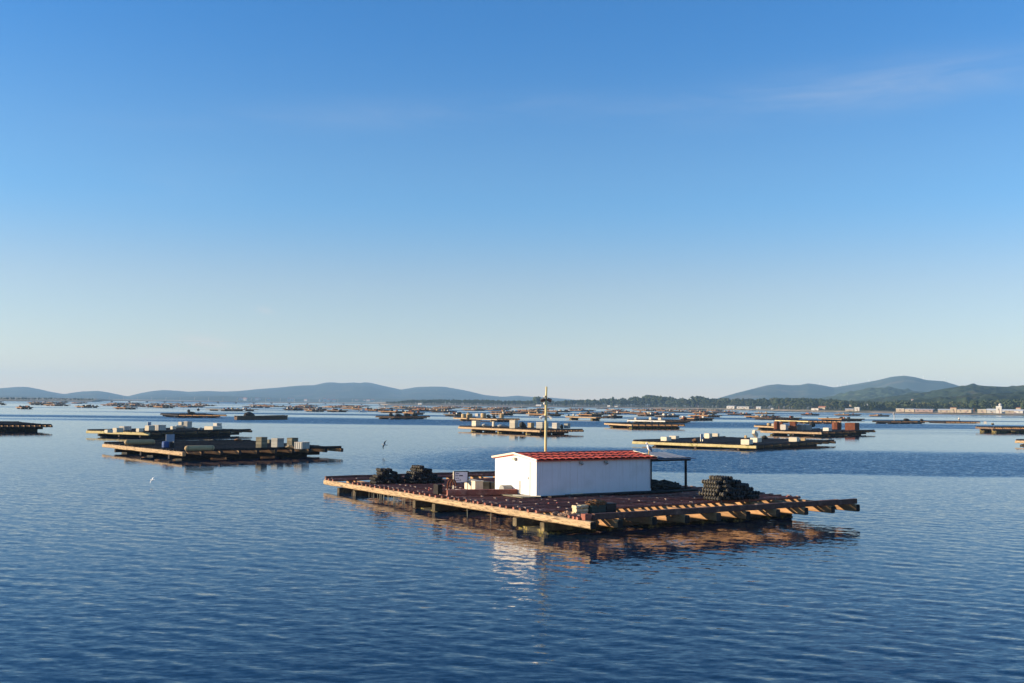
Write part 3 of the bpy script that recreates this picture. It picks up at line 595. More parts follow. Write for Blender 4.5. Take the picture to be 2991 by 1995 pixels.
for a in (('broad round tree standing alone left of the mast', 1569, 1158, 18, 'round', 1.25), ('small spiky tree to the right of the mast', 1651, 1168, 16, 'tall', 1.2), ('tall thin tree rising above the middle wood', 1790, 1160, 40, 'tall', .8), ('flat-topped pine crowning the middle wood', 2036, 1156, 60, 'pine', 1.2),
          ('pair-crowned pine on the crest of the wood', 1898, 1153, 60, 'pine', 1.3), ('rounded tree above the white beach sheds', 2206, 1168, 30, 'round', 1.1), ('broad oak right of the gabled beach house', 2275, 1163, 40, 'round', 1.2), ('dark tree behind the harbour tower', 2875, 1172, 50, 'round', 1.0), ('tall dark tree between harbour sheds', 2845, 1170, 60, 'round', 1.1)): tree(*a)

# ------------------------------------------------------------ buildings on the far shore
wall_c = mat('far_cream_wall', (.44, .36, .26), .85, .12, .3, rnd=.15); wall_w = mat('far_white_wall', (.50, .47, .42), .8, .06, .3, rnd=.1); wall_b = mat('far_brown_wall', (.34, .24, .20), .85, .1, .3)
roof_r = mat('far_tile_roof', (.32, .13, .08), .85, .2, .5); roof_g = mat('far_sheet_roof', (.55, .58, .60), .5, .1, .5); glass = mat('far_window', (.05, .06, .07), .2, .1, 1); 
def house(label, x0, x1, yt, yb, off, wm, rmat, kind='gable', name='shore_house', group=None):
    xc = (x0+x1)/2; D = shore_d(xc)+off; k = D/FPX; w_, h = (x1-x0)*k/1.12, (yb-yt)*k; dp = min(w_*.55, 16)
    p = at_d(xc, yb, D); p.z = 2.2+max(0, off-30)*.02 if off < 60 else p.z
    t_ = thing(name, label, 'building', (p.x, D, p.z-.2), R(-33)+random.uniform(-.12, .12), group)
    h *= .88; rh = {'gable': .32, 'flat': .08, 'shed': .16}[kind]*h; wh = h-rh
    MB().box((0, dp/2, wh/2), (w_, dp, wh)).build('wall', wm, t_)
    r_ = MB(); e = .03*w_
    if kind == 'gable': r_.add([(-w_/2-e, -.3, wh), (w_/2+e, -.3, wh), (w_/2+e, dp+.3, wh), (-w_/2-e, dp+.3, wh), (-w_/2-e, dp/2, wh+rh), (w_/2+e, dp/2, wh+rh)], [(0, 1, 5, 4), (2, 3, 4, 5), (0, 4, 3), (1, 2, 5), (3, 2, 1, 0)])
    elif kind == 'shed': r_.add([(-w_/2-e, -.3, wh+.02), (w_/2+e, -.3, wh+.02), (w_/2+e, dp+.3, wh+.02), (-w_/2-e, dp+.3, wh+.02), (-w_/2-e, dp+.3, wh+rh), (w_/2+e, dp+.3, wh+rh)], [(0, 1, 5, 4), (2, 3, 4, 5), (0, 4, 3), (1, 2, 5), (3, 2, 1, 0)])
    else: r_.box((0, dp/2, wh+rh/2), (w_+e, dp+.4, rh))
    r_.build('roof', rmat, t_)
    n = max(1, int(w_/6))
    for i in range(n):
        x = -w_/2+w_*(i+.5)/n; o = MB().box((0, 0, 0), (min(1.6, w_*.16), .12, wh*.26)).build('window', glass, t_, (x, -.05, wh*.58))
    MB().box((w_*.12, -.05, wh*.24), (min(2.4, w_*.18), .14, wh*.46)).build('door', wall_b, t_)
    return t_
B_ = [('cream low house at the left end of the harbour beach', 2468, 2494, 1195, 1203, 12, wall_c, roof_g, 'gable'), ('white two-storey block on the beach', 2495, 2511, 1190, 1203, 14, wall_w, roof_g, 'flat'),
      ('cream flat-roofed warehouse left of the brown shed', 2616, 2642, 1195, 1206, 10, wall_c, roof_g, 'flat'), ('pale warehouse touching the brown shed', 2642, 2671, 1197, 1208, 10, wall_c, roof_g, 'shed'), ('long brown shed on the harbour front', 2671, 2726, 1197, 1208, 12, wall_b, roof_g, 'shed'),
      ('low cream hall with gable roof right of the brown shed', 2739, 2775, 1197, 1209, 8, wall_c, roof_g, 'gable'), ('taller cream block between two low halls', 2775, 2794, 1193, 1210, 8, wall_c, roof_r, 'flat'), ('long cream hall beside the taller block', 2794, 2838, 1197, 1210, 10, wall_c, roof_g, 'shed'),
      ('cream shed left of the blue-roofed hall', 2855, 2881, 1196, 1209, 12, wall_c, roof_g, 'flat'), ('white hall with pale blue roof left of the tower', 2882, 2909, 1195, 1210, 16, wall_w, roof_g, 'gable'), ('very long white hall right of the tower', 2925, 2988, 1195, 1208, 40, wall_w, roof_g, 'gable'), ('small cream hut before the long white hall', 2936, 2961, 1200, 1211, 8, wall_c, roof_g, 'flat'),
      ('orange-roofed house above the long white hall', 2967, 2995, 1188, 1196, 90, wall_c, roof_r, 'gable'), ('small white house on the wooded slope at mid height', 2661, 2668, 1165.5, 1169.5, 420, wall_w, roof_r, 'gable'), ('white cottage among trees above the beach', 2524, 2535, 1179, 1184, 60, wall_w, roof_g, 'gable'), ('tiny white cottage high among the trees', 2575, 2584, 1173, 1177, 150, wall_w, roof_g, 'gable'), ('cream villa half hidden in the trees', 2480, 2492, 1180, 1187, 60, wall_c, roof_r, 'flat'),
      ('white boathouse with blue door and pink roof', 2368, 2392, 1193, 1201, 10, wall_w, roof_r, 'shed'), ('gabled house with tiled roof behind the boathouse', 2389, 2411, 1185, 1199, 34, wall_c, roof_r, 'gable'), ('row of white beach sheds with sloping roofs', 2120, 2147, 1189, 1199, 10, wall_w, roof_g, 'shed'), ('longer white beach sheds beside the sloping row', 2149, 2190, 1190, 1199, 12, wall_w, roof_g, 'shed'), ('single gabled beach house under the trees', 2207, 2223, 1187, 1196, 20, wall_w, roof_g, 'gable'), ('tiny white hut on the sand right of the beach house', 2251, 2259, 1192, 1197, 8, wall_w, roof_g, 'gable'),
      ('small white hut on the sand below the middle wood', 1773, 1783, 1187, 1192.5, 8, wall_w, roof_g, 'flat'), ('pair-sized white cabin on the sand below the wood', 1793, 1805, 1189, 1192.5, 8, wall_w, roof_g, 'flat'), ('long white house at the edge of the left wood', 1219, 1233, 1178, 1184, 20, wall_w, roof_g, 'gable'), ('white chapel by the round lone tree', 1562, 1583, 1185, 1190, 10, wall_w, roof_g, 'gable')]
for b_ in B_: house(*b_)
tw = house('white harbour tower block with a domed cap', 2909, 2926, 1187, 1211, 8, wall_w, roof_g, 'flat', 'harbour_tower')
k_ = shore_d(2917)/FPX; MB().ell((1, 3, 24*k_+.3), (5*k_, 5*k_, 5*k_), 12, 8).build('dome', wall_w, tw)
r = random.Random(3)
for i in range(22):     # the town at the foot of the far ridge
    x = r.uniform(690, 1090); D = 5250+r.uniform(0, 150); p = at_d(x, 1180, D); s_ = r.uniform(8, 20)
    t_ = thing('town_house', 'tiny pale house of the town under the far ridge', 'building', (p.x, D, 3), r.uniform(-.4, .4), 'houses of the far town'); h = r.uniform(8, 16)
    MB().box((0, 0, h/2+3), (s_, 10, h)).build('wall', wall_w, t_); MB().add([(-s_/2-.5, -5.5, h+3), (s_/2+.5, -5.5, h+3), (s_/2+.5, 5.5, h+3), (-s_/2-.5, 5.5, h+3), (-s_/2, 0, h+6), (s_/2, 0, h+6)], [(0, 1, 5, 4), (2, 3, 4, 5), (0, 4, 3), (1, 2, 5)]).build('roof', roof_r, t_)

# long low bridge on the left
br = thing('bridge', 'long low concrete bridge crossing the left of the bay', 'bridge', (0, 0, 0)); conc = mat('concrete', (.34, .33, .31), .9, .15, .1)
A_, Z_ = at_d(300, 1180, 2320), at_d(1135, 1180, 2290)
MB().beam((A_.x, A_.y, 3.0), (Z_.x, Z_.y, 3.2), 11, 1.5, 4, 0, .1).build('deck', conc, br)
pm = MB().box((0, 0, 1.1), (2, 8, 3.0)).mesh('pier', conc); lp = MB().tube([(0, 0, 0), (0, 0, 8), (1.2, 0, 8.6)], .28, 6).mesh('lamp_post', wall_w)
for i in range(16): q = A_.lerp(Z_, (i+.5)/16); obj('pier', pm, br, (q.x, q.y, 0))
for i in range(20): q = A_.lerp(Z_, (i+.5)/20); obj('lamp_post', lp, br, (q.x, q.y-4.5, 3.7))

# wind turbines on the right hills
for i, (x, yb, hpx) in enumerate(((2394, 1126, 13), (2419, 1131, 12), (2446, 1133, 13), (2456, 1128, 10), (2475, 1125, 11), (2538, 1116, 9), (2632, 1099, 7), (2679, 1123, 16), (2697, 1108, 15), (2761, 1114, 14), (2818, 1133, 11))):
    D = 6290 if i != 7 else 5700; p = at_d(x, yb+1, D); h = hpx*D/FPX*.72
    t_ = thing('wind_turbine', 'white wind turbine on the ridge of the right hills' if i != 7 else 'white wind turbine standing out against the hillside', 'turbine', (p.x, D, p.z-4), 0, None if i == 7 else 'wind turbines on the ridge')
    wt = mat('turbine_white', (.8, .8, .8), .5, .02, 1); MB().tube([(0, 0, 0), (0, 0, h+4)], [1.5, .9], 8).build('tower', wt, t_)
    MB().beam((0, -3, h+4), (0, 2.5, h+4), 2, 2, 2, 0).build('nacelle', wt, t_)
    a0 = r.uniform(0, 2)
    for j in range(3):
        a = a0+j*2*PI/3; MB().beam((0, -3.2, h+4), (math.sin(a)*h*.5, -3.2, h+4+math.cos(a)*h*.5), 1.3, .5, 2, 0).build('blade', wt, t_)

# ------------------------------------------------------------ the other rafts
def solve_len(Nw, d, X, lim=60):
    lo, hi = 0., lim; sgn = 1 if px(Nw+d)[0] > px(Nw)[0] else -1
    for _ in range(40):
        m_ = (lo+hi)/2
        if (px(Nw+d*m_)[0]-X)*sgn < 0: lo = m_
        else: hi = m_
    return m_
def fit(left, near, right, zt=1.0):
    Nw = at(*near, zt); best = None
    for k in range(20, 62):
        a = R(k); dR, dL = Vector((math.cos(a), math.sin(a), 0)), Vector((-math.sin(a), math.cos(a), 0))
        lr, ll = solve_len(Nw, dR, right[0]), solve_len(Nw, dL, left[0])
        e = (px(Nw+dR*lr)[1]-right[1])**2+(px(Nw+dL*ll)[1]-left[1])**2+(max(0, lr-30)*.8)**2+(max(0, ll-32)*.8)**2
        if best is None or e < best[0]: best = (e, a, lr, ll)
    return Nw, best[1], best[2], best[3]
RAFTS = {}
def mid_raft(key, label, left, near, right, edge, dark, ncross=9, detail=2, zt=1.0, nfloat=3, group=None):
    Nw, a, lr, ll = fit(left, near, right, zt); t_ = thing('mussel_raft', label, 'raft', (Nw.x, Nw.y, 0), a, group); RAFTS[key] = (Nw, a, lr, ll, zt)
    MB().beam((0, -.4, zt-.2), (0, ll, zt-.2), .36, .42, 10, .02).build('edge_beam', edge, t_)
    MB().beam((.4, .1, zt+.13), (lr, .1, zt+.13), .22, .26, 10, .02).build('front_beam', dark, t_)
    MB().beam((0, ll-.2, zt+.12), (lr, ll-.2, zt+.12), .25, .26, 8, .02).build('back_beam', dark, t_)
    if detail == 2:
        cm = dark_ends(MB().beam((0, -.2, 0), (0, ll, 0), .30, .40, 8, .02).mesh('cross_beam', cross_m()), tar_m())
        for i in range(1, ncross+1): obj('cross_beam', cm, t_, (lr*i/ncross, 0, zt-.2))
    else:
        b = MB()
        for i in range(1, ncross+1): b.beam((lr*i/ncross, -.2, zt-.2), (lr*i/ncross, ll, zt-.2), .3, .4, 2, .0)
        b.build('cross_beams', cross_m(), t_)['kind'] = 'stuff'
    b = MB(); y = .8
    while y < ll-.5:
        if random.random() > .06: b.beam((-.1+random.uniform(-.1, .1), y, zt+.07), (lr+random.uniform(-.5, .2), y, zt+.07), .20, .15, 4, .02, .2)
        y += .62 if detail == 2 else .8
    tag(b.build('deck_poles', dark, t_), None, kind='stuff')
    nf = nfloat; fm_ = MB().beam((0, 0, 0), (lr*(.51 if nf < 5 else .8)/nf, 0, 0), 1.7, 1.0, 4, .03, .12).mesh('float', float_m() if dark is not tar_m() else mat('tarred_float', (.018, .016, .014), .8, .5, 2, .4, col2=(.09, .075, .03), mask=(.58, .66)))
    for fy in ((.16, .5, .84) if detail == 2 else (.15, .85)):
        for i in range(nf): obj('float', fm_, t_, (lr*(.06+.93*i/nf), ll*fy, zt-1.16))
        MB().beam((-.3, ll*fy-.9, zt-.6), (lr*.93, ll*fy-.9, zt-.6), .35, .42, 4, .01).build('main_beam', dark, t_)
    return t_
brown_dark = mat('brown_dark_timber', (.055, .036, .028), .8, .5, 3, .3, rnd=.3); brown_mid = mat('brown_mid_timber', (.13, .085, .055), .8, .5, 3, .3, rnd=.3)
mossy_edge = mat('mossy_edge_timber', (.52, .42, .20), .8, .25, 4, .4, col2=(.20, .19, .05), mask=(.55, .66), scale2=2, rnd=.1)
mid_raft('B', 'black-tarred mussel raft with two long tan capsules on the left', (303, 1297), (533, 1320), (997, 1310), edge_m(), tar_m())
mid_raft('C', 'black raft crowded with pale crates behind the tarred raft', (254, 1266), (431, 1264), (733, 1258), mossy_edge, tar_m())
mid_raft('D', 'low raft with yellow edge and cream blocks right behind the hut', (1848, 1289), (2202, 1302), (2437, 1287), mossy_edge, brown_dark, 10, zt=.75)
mid_raft('E', 'raft carrying rusty tanks and cream crates at right', (2222, 1254), (2395, 1263), (2554, 1257), edge_m(), brown_dark, 8)
mid_raft('F', 'raft with tall beige crates just left of the mast', (1340, 1246), (1575, 1257), (1702, 1255), edge_m(), brown_mid, 8)
mid_raft('G', 'raft loaded with tan drums behind the beige crate raft', (1325, 1220), (1451, 1224), (1517, 1224), edge_m(), brown_mid, 7, 1)
mid_raft('H', 'dark raft heaped with black nets beyond the flying gull', (1097, 1214), (1150, 1217), (1255, 1214), brown_mid, tar_m(), 6, 1)
mid_raft('I', 'brown raft with tall exposed floats right of the mast', (1766, 1232), (1845, 1240), (1999, 1239), edge_m(), brown_mid, 8, 1, 1.15, 6)
mid_raft('J', 'raft with a bright white edge behind the tall-float raft', (1833, 1226), (1940, 1229), (2030, 1225), mat('white_edge', (.75, .70, .60), .7), brown_mid, 7, 1)
mid_raft('K', 'blocky tan raft with a white box near the mast', (1652, 1216), (1740, 1219), (1766, 1218), edge_m(), brown_mid, 5, 1, 1.3)
mid_raft('L', 'tall black ribbed raft cut by the left picture edge', (-120, 1234), (-40, 1243), (151, 1238), tar_m(), tar_m(), 12, 2, 1.3)
mid_raft('M', 'long thin black raft on three dark floats at left', (469, 1208), (520, 1212), (661, 1213), tar_m(), tar_m(), 7, 1)
mid_raft('O', 'dark raft on four black floats at the right', (2548, 1227), (2600, 1231), (2710, 1230), tar_m(), tar_m(), 7, 1)
mid_raft('P', 'thin dark raft with a white post right of the four-float raft', (2705, 1227), (2760, 1232), (2862, 1232), tar_m(), tar_m(), 7, 1, .6)
mid_raft('Q', 'brown weed-covered raft cut by the right picture edge', (2850, 1240), (2900, 1249), (3080, 1248), brown_mid, brown_mid, 7, 1, 1.5)
mid_raft('Rr', 'near low raft corner just entering at the right edge', (2966, 1278), (3060, 1290), (3250, 1284), edge_m(), tar_m(), 7, 1)
mid_raft('T', 'yellow-edged raft behind the rusty tanks', (2264, 1224), (2360, 1230), (2455, 1229), mossy_edge, brown_mid, 7, 1)
mid_raft('S', 'small bright raft behind the left end of the rusty-tank raft', (2204, 1241), (2270, 1246), (2330, 1245), edge_m(), brown_mid, 6, 1)

# old hull lying low on the water
hb = thing('barge', 'old brown wooden hull afloat with a hump on deck', 'barge', (0, 0, 0)); p0, p1 = at(688, 1226), at(836, 1225); hb.location = p0; hb.rotation_euler = (0, 0, math.atan2(p1.y-p0.y, p1.x-p0.x)); ln = (p1-p0).length
V = []; F = []
for i in range(13):
    t = i/12; w_ = 3.2*(1-abs(2*t-1)**4*.75); zt = 1.15+.35*t**2+.2*(1-t)**3
    V += [(ln*t, -w_*.75, -.4), (ln*t, -w_, zt), (ln*t, -w_+.25, zt), (ln*t, -w_+.25, zt-.35), (ln*t, w_-.25, zt-.35), (ln*t, w_-.25, zt), (ln*t, w_, zt), (ln*t, w_*.75, -.4)]
for i in range(12): F += [(i*8+k, (i+1)*8+k, (i+1)*8+k+1, i*8+k+1) for k in range(7)]
F += [tuple(range(8)), tuple(range(103, 95, -1))]; b = MB(); b.add(V, F); b.build('hull', brown_mid, hb)
MB().ell((ln*.25, 0, 1.3), (2.0, 1.4, 1.2), 14, 8, .2).build('hump', tar_m(), hb)
for k in range(5): MB().beam((ln*(.4+.1*k), -3.05, 1.0+.03*k), (ln*(.46+.1*k), -3.05, 1.2+.03*k), .2, .15, 2, .01).build('rail_piece', olive_m(), hb)

# ------------------------------------------------------------ things standing on those rafts
def spot(key, x0, x1, yt, yb):
    Nw, a, lr, ll, zt = RAFTS[key]; p = at((x0+x1)/2, yb, zt+.15); k = p.y/FPX; return p, (x1-x0)*k, (yb-yt)*k, a
def put(kind, key, x0, x1, yt, yb, m, label):
    p, w_, h, a = spot(key, x0, x1, yt, yb); a = max(a, R(57)+random.uniform(-.15, .15)); q = w_/(math.cos(a)+.8*math.sin(a))
    if kind == 'crate': return crate_body('storage_crate', label, p, a, (q, q*.8, h), m, 'crate', slats=3)
    if kind == 'grid':
        t_ = crate_body('grid_crate', label, p, a, (q, q*.8, h), m, 'crate')
        for i in range(4):
            MB().box((-q/2-.02, -q*.4+q*.8*(i+.5)/4, h/2), (.04, .04, h)).build('bar', grey_m(), t_); MB().box((-q/2+q*(i+.5)/4, -q*.4-.02, h/2), (.04, .04, h)).build('bar', grey_m(), t_)
        return t_
    if kind == 'block':
        b = MB(); b.beam((-q/2, 0, h/2), (q/2, 0, h/2), q*.75, h, 3, .02, .10); return tag(b.build('foam_block', m, None, p, a), label, 'block')
    if kind == 'lump':
        b = MB(); b.ell((0, 0, h*.45), (w_/2, w_*.35, h*.55), 12, 8, .3, 1.2/max(w_, .4)); return tag(b.build('net_heap', m, None, p, a), label, 'heap')
    if kind == 'capsule':
        t_ = thing('capsule_float', label, 'float', p, a); r_ = h/2; n = 10; a = RAFTS[key][1]; t_.rotation_euler[2] = a; L_ = w_/math.cos(a)*.86
        pts = [(-L_/2+r_*(1-math.cos(PI/2*i/4)), 0, r_) for i in range(5)]+[(L_/2-r_*(1-math.cos(PI/2*i/4)), 0, r_) for i in range(4, -1, -1)]; rr = [r_*max(.25, math.sin(PI/2*i/4)) for i in range(5)]; rr = rr+rr[::-1]
        MB().tube(pts, rr, 12).build('shell', m, t_, smooth=True); MB().tube([(-L_/2+r_*1.05, 0, r_), (-L_/2+r_*1.2, 0, r_)], r_*1.03, 12).build('band', olive_m(), t_); MB().tube([(L_/2-r_*1.2, 0, r_), (L_/2-r_*1.05, 0, r_)], r_*1.03, 12).build('band', olive_m(), t_)
        return t_
    if kind in ('barrel', 'tank'):
        t_ = thing('barrel' if kind == 'barrel' else 'steel_tank', label, kind, p, a); n = 14 if kind == 'barrel' else 10; r_ = w_/2
        MB().tube([(0, 0, 0), (0, 0, h*.05), (0, 0, h*.33), (0, 0, h*.36), (0, 0, h*.66), (0, 0, h*.69), (0, 0, h*.95), (0, 0, h)], [r_*.94, r_*.98, r_*.98, r_, r_, r_*.98, r_*.98, r_*.94], n).build('body', m, t_); MB().tube([(0, 0, h), (0, 0, h+.04)], r_*.5, n).build('lid', m, t_); return t_
    if kind == 'sign':
        t_ = thing('sign_board', label, 'sign', p, a-R(10)); hh = max(.8, h*.45)
        for s_ in (-1, 1): MB().box((s_*w_*.42, 0, h/2), (.09, .09, h)).build('post', trim, t_)
        MB().box((0, -.03, h-hh/2), (w_, .05, hh)).build('board', m, t_); return t_
blue_pl = mat('blue_drum', (.03, .08, .24), .45, .15, 3); tan_m = mat('tan_plastic', (.42, .30, .15), .7, .2, 3, rnd=.2); sign_b = mat('sign_blue_grey', (.26, .31, .39), .5, .1, 1); net_m = mat('dark_net', (.035, .035, .03), .9, .5, 6, .5); crw = mat('white_crate', (.56, .51, .43), .6, .1, 2, rnd=.1)
for a in (('capsule', 'B', 369, 448, 1284, 1299, tan_m, 'long tan capsule float by the left corner of the tarred raft'), ('capsule', 'B', 543, 623, 1301, 1317, tan_m, 'long tan capsule float near the front edge of the tarred raft'),
          ('sign', 'B', 483, 509, 1269, 1303, sign_b, 'blue-grey sign board on posts on the tarred raft'), ('barrel', 'B', 473, 494, 1290, 1307, blue_pl, 'blue barrel under the sign on the tarred raft'), ('barrel', 'B', 497, 510, 1293, 1307, black_m(), 'dark barrel beside the blue barrel'),
          ('crate', 'B', 749, 778, 1277, 1309, olive_m(), 'tall brown crate, leftmost of the three on the tarred raft'), ('crate', 'B', 794, 827, 1280, 1306, grey_m(), 'grey-green tall crate in the middle of the tarred raft row'), ('crate', 'B', 839, 869, 1279, 1303, olive_m(), 'brown crate behind the white crate on the tarred raft'), ('grid', 'B', 862, 902, 1291, 1311, crw, 'white crate at the right end of the tarred raft'), ('lump', 'B', 832, 862, 1299, 1310, tan_m, 'low tan sack between crates on the tarred raft'), ('lump', 'B', 683, 712, 1281, 1288, rope_m(), 'small brown rope lump at the back of the tarred raft'), ('block', 'B', 776, 800, 1284, 1294, olive_m(), 'low board box between the brown and grey-green crates'),
          ('block', 'C', 306, 328, 1255, 1264, cream_m(), 'small cream block, leftmost on the crowded black raft'), ('block', 'C', 330, 358, 1250, 1263, cream_m(), 'cream block second from the left on the crowded raft'), ('grid', 'C', 350, 381, 1245, 1257, crw, 'white gridded crate behind the second cream block'), ('block', 'C', 398, 418, 1251, 1261, cream_m(), 'cream block left of the blue sign on the crowded raft'), ('block', 'C', 424, 450, 1243, 1258, cream_m(), 'pair-high cream block below the blue sign'), ('grid', 'C', 449, 482, 1241, 1257, crw, 'white gridded crate right of the blue sign'), ('sign', 'C', 430, 441, 1233, 1252, sign_b, 'small blue sign standing behind the crowded raft crates'), ('block', 'C', 498, 513, 1245, 1254, cream_m(), 'little cream block in the middle of the crowded raft'), ('capsule', 'C', 517, 541, 1242, 1251, cream_m(), 'cream capsule under the tallest white crate'), ('grid', 'C', 538, 559, 1231, 1251, crw, 'tallest white gridded crate on the crowded raft'), ('block', 'C', 522, 541, 1232, 1243, cream_m(), 'cream tub stacked beside the tallest crate'), ('lump', 'C', 578, 593, 1249, 1257, grey_m(), 'grey bag at the front of the crowded raft'), ('block', 'C', 600, 646, 1245, 1256, cream_m(), 'cream board box at the right end of the crowded raft'), ('crate', 'C', 624, 646, 1236, 1248, crw, 'white crate on top of the right cream box'),
          ('block', 'D', 1928, 1962, 1276, 1288, cream_m(), 'cream block, leftmost on the yellow-edged low raft'), ('block', 'D', 1954, 1985, 1273, 1282, cream_m(), 'cream block just behind the leftmost one'), ('sign', 'D', 2043, 2056, 1268, 1289, sign_b, 'white sign board on the yellow-edged low raft'), ('block', 'D', 2056, 2082, 1266, 1280, cream_m(), 'cream block right of the white sign'), ('block', 'D', 2078, 2104, 1266, 1275, cream_m(), 'smaller cream block behind the sign block'), ('block', 'D', 2173, 2183, 1272, 1280, tan_m, 'tiny tan box in the middle of the low raft'), ('block', 'D', 2162, 2202, 1283, 1298, cream_m(), 'big cream block near the front of the low raft'), ('block', 'D', 2190, 2226, 1279, 1292, cream_m(), 'cream block behind the big front block'), ('block', 'D', 2300, 2338, 1277, 1290, cream_m(), 'cream block at the right of the low raft'), ('block', 'D', 2337, 2356, 1280, 1287, tan_m, 'low tan block beside the right cream block'), ('lump', 'D', 2019, 2043, 1281, 1292, rope_m(), 'brown rope lump left of the white sign'), ('lump', 'D', 2222, 2247, 1272, 1283, net_m, 'dark net heap beside the tilted slab'),
          ('tank', 'E', 2260, 2277, 1231, 1254, rust_m(), 'narrow rusty tank, leftmost on the rusty raft'), ('crate', 'E', 2274, 2288, 1233, 1252, rust_m(), 'rust-brown crate behind the narrow tank'), ('block', 'E', 2277, 2305, 1240, 1256, crw, 'cream crate between the rusty tank and tall crate'), ('crate', 'E', 2305, 2329, 1231, 1256, rust_m(), 'tall rusty crate with pale end on the rusty raft'), ('grid', 'E', 2328, 2352, 1240, 1256, grey_m(), 'grey mesh crate right of the tall rusty crate'), ('grid', 'E', 2350, 2373, 1241, 1256, grey_m(), 'second grey mesh crate on the rusty raft'), ('lump', 'E', 2360, 2386, 1231, 1246, net_m, 'dark olive net heap behind the grey crates'), ('block', 'E', 2402, 2431, 1249, 1259, crw, 'low cream block at the front of the rusty raft'), ('tank', 'E', 2430, 2458, 1234, 1254, rust_m(), 'wide rusty tank in the right half of the rusty raft'), ('crate', 'E', 2466, 2512, 1235, 1257, rust_m(), 'biggest rust-brown crate at the right end'),
          ('crate', 'F', 1378, 1403, 1229, 1245, cream_m(), 'beige crate, leftmost on the raft by the mast'), ('lump', 'F', 1403, 1434, 1237, 1247, grey_m(), 'grey tarpaulin heap beside the leftmost beige crate'), ('block', 'F', 1437, 1446, 1231, 1246, cream_m(), 'upright cream board on the raft by the mast'), ('lump', 'F', 1447, 1486, 1239, 1249, grey_m(), 'low grey tarpaulin right of the upright board'), ('crate', 'F', 1488, 1513, 1227, 1251, cream_m(), 'tallest beige crate on the raft by the mast'), ('lump', 'F', 1513, 1541, 1232, 1252, net_m, 'round black net bundle beside the tallest beige crate'), ('crate', 'F', 1541, 1560, 1235, 1249, tan_m, 'small tan crate left of the grey pair'), ('crate', 'F', 1566, 1602, 1233, 1251, grey_m(), 'wide grey crate behind the mast'), ('crate', 'F', 1612, 1635, 1235, 1252, crw, 'white-ended crate right of the mast'), ('lump', 'F', 1633, 1648, 1240, 1251, net_m, 'dark bundle between the two right crates'), ('crate', 'F', 1647, 1666, 1237, 1251, grey_m(), 'rightmost grey crate on the raft by the mast'),
          ('barrel', 'G', 1347, 1361, 1209, 1220, tan_m, 'tan drum, leftmost on the drum raft'), ('barrel', 'G', 1362, 1380, 1208, 1220, tan_m, 'second tan drum from the left'), ('crate', 'G', 1388, 1402, 1208, 1216, crw, 'white box amid the tan drums'), ('barrel', 'G', 1404, 1420, 1207, 1220, tan_m, 'middle tan drum on the drum raft'), ('lump', 'G', 1418, 1436, 1210, 1220, olive_m(), 'olive sack beside the middle drum'), ('barrel', 'G', 1459, 1472, 1209, 1221, tan_m, 'rightmost tan drum on the drum raft'), ('lump', 'G', 1436, 1450, 1213, 1221, net_m, 'dark bundle in the middle of the drum raft'),
          ('lump', 'H', 1134, 1150, 1206, 1216, net_m, 'black net heap, leftmost on the dark net raft'), ('lump', 'H', 1150, 1176, 1208, 1216, net_m, 'low wide net heap on the dark net raft'), ('lump', 'H', 1176, 1200, 1206, 1216, net_m, 'rounded net heap right of the wide one'), ('lump', 'H', 1200, 1222, 1208, 1216, net_m, 'rightmost net heap on the dark net raft'),
          ('block', 'K', 1672, 1679, 1209, 1215, crw, 'white box on the blocky tan raft'), ('lump', 'K', 1658, 1664, 1210, 1215, net_m, 'small dark bundle on the blocky tan raft'), ('lump', 'I', 1830, 1842, 1229, 1234, crw, 'pale bundle on the tall-float raft'), ('lump', 'I', 1898, 1910, 1230, 1234, crw, 'second pale bundle on the tall-float raft'),
          ('block', 'J', 1852, 1862, 1220, 1226, crw, 'white box on the white-edged raft'), ('block', 'J', 1895, 1906, 1219, 1226, cream_m(), 'cream box in the middle of the white-edged raft'), ('block', 'J', 1921, 1936, 1220, 1227, cream_m(), 'cream box near the corner of the white-edged raft'), ('lump', 'J', 1990, 2010, 1216, 1227, rust_m(), 'rust-brown heap on the right of the white-edged raft'),
          ('lump', 'M', 545, 570, 1202, 1209, net_m, 'dark bundle on the long thin black raft'), ('lump', 'O', 2635, 2660, 1222, 1229, net_m, 'brown net heap on the four-float raft'), ('lump', 'O', 2685, 2700, 1223, 1230, net_m, 'small net heap at the end of the four-float raft'), ('block', 'Q', 2872, 2884, 1231, 1238, crw, 'white tub on the weed-covered raft'), ('lump', 'Q', 2893, 2906, 1235, 1241, olive_m(), 'olive sack on the weed-covered raft'), ('lump', 'P', 2797, 2806, 1220, 1227, crw, 'white bundle on the thin dark raft'), ('barrel', 'S', 2240, 2252, 1236, 1243, tan_m, 'tan drum on the small bright raft'), ('block', 'S', 2252, 2262, 1237, 1244, cream_m(), 'cream box beside the drum on the small bright raft')): put(*a)
# tilted slab on the low raft
p, w_, h, a = spot('D', 2191, 2220, 1260, 1278); b = MB(); b.box((0, 0, 0), (1.5, .5, .75)); o = tag(b.build('foam_block', cream_m(), None, p+Vector((0, 0, .62))), 'cream slab leaning on its corner on the low raft', 'block'); o.rotation_euler = (0, R(32), a)
fr_ = thing('hoist_stand', 'white goalpost-shaped stand on the drum raft', 'stand', spot('G', 1446, 1459, 1206, 1219)[0], .4)
for x in (-.55, .55): MB().box((x, 0, .9), (.12, .12, 1.8)).build('post', crw, fr_)
MB().box((0, 0, 1.85), (1.3, .12, .12)).build('top_bar', crw, fr_)
mk = thing('marker_post', 'white marker post on the four-float raft', 'post', spot('O', 2608, 2615, 1210, 1228)[0]); MB().tube([(0, 0, 0), (0, 0, 2.6)], .12, 8).build('pole', crw, mk); MB().box((0, 0, 2.9), (.9, .5, .9), top=.6).build('top_mark', crw, mk)

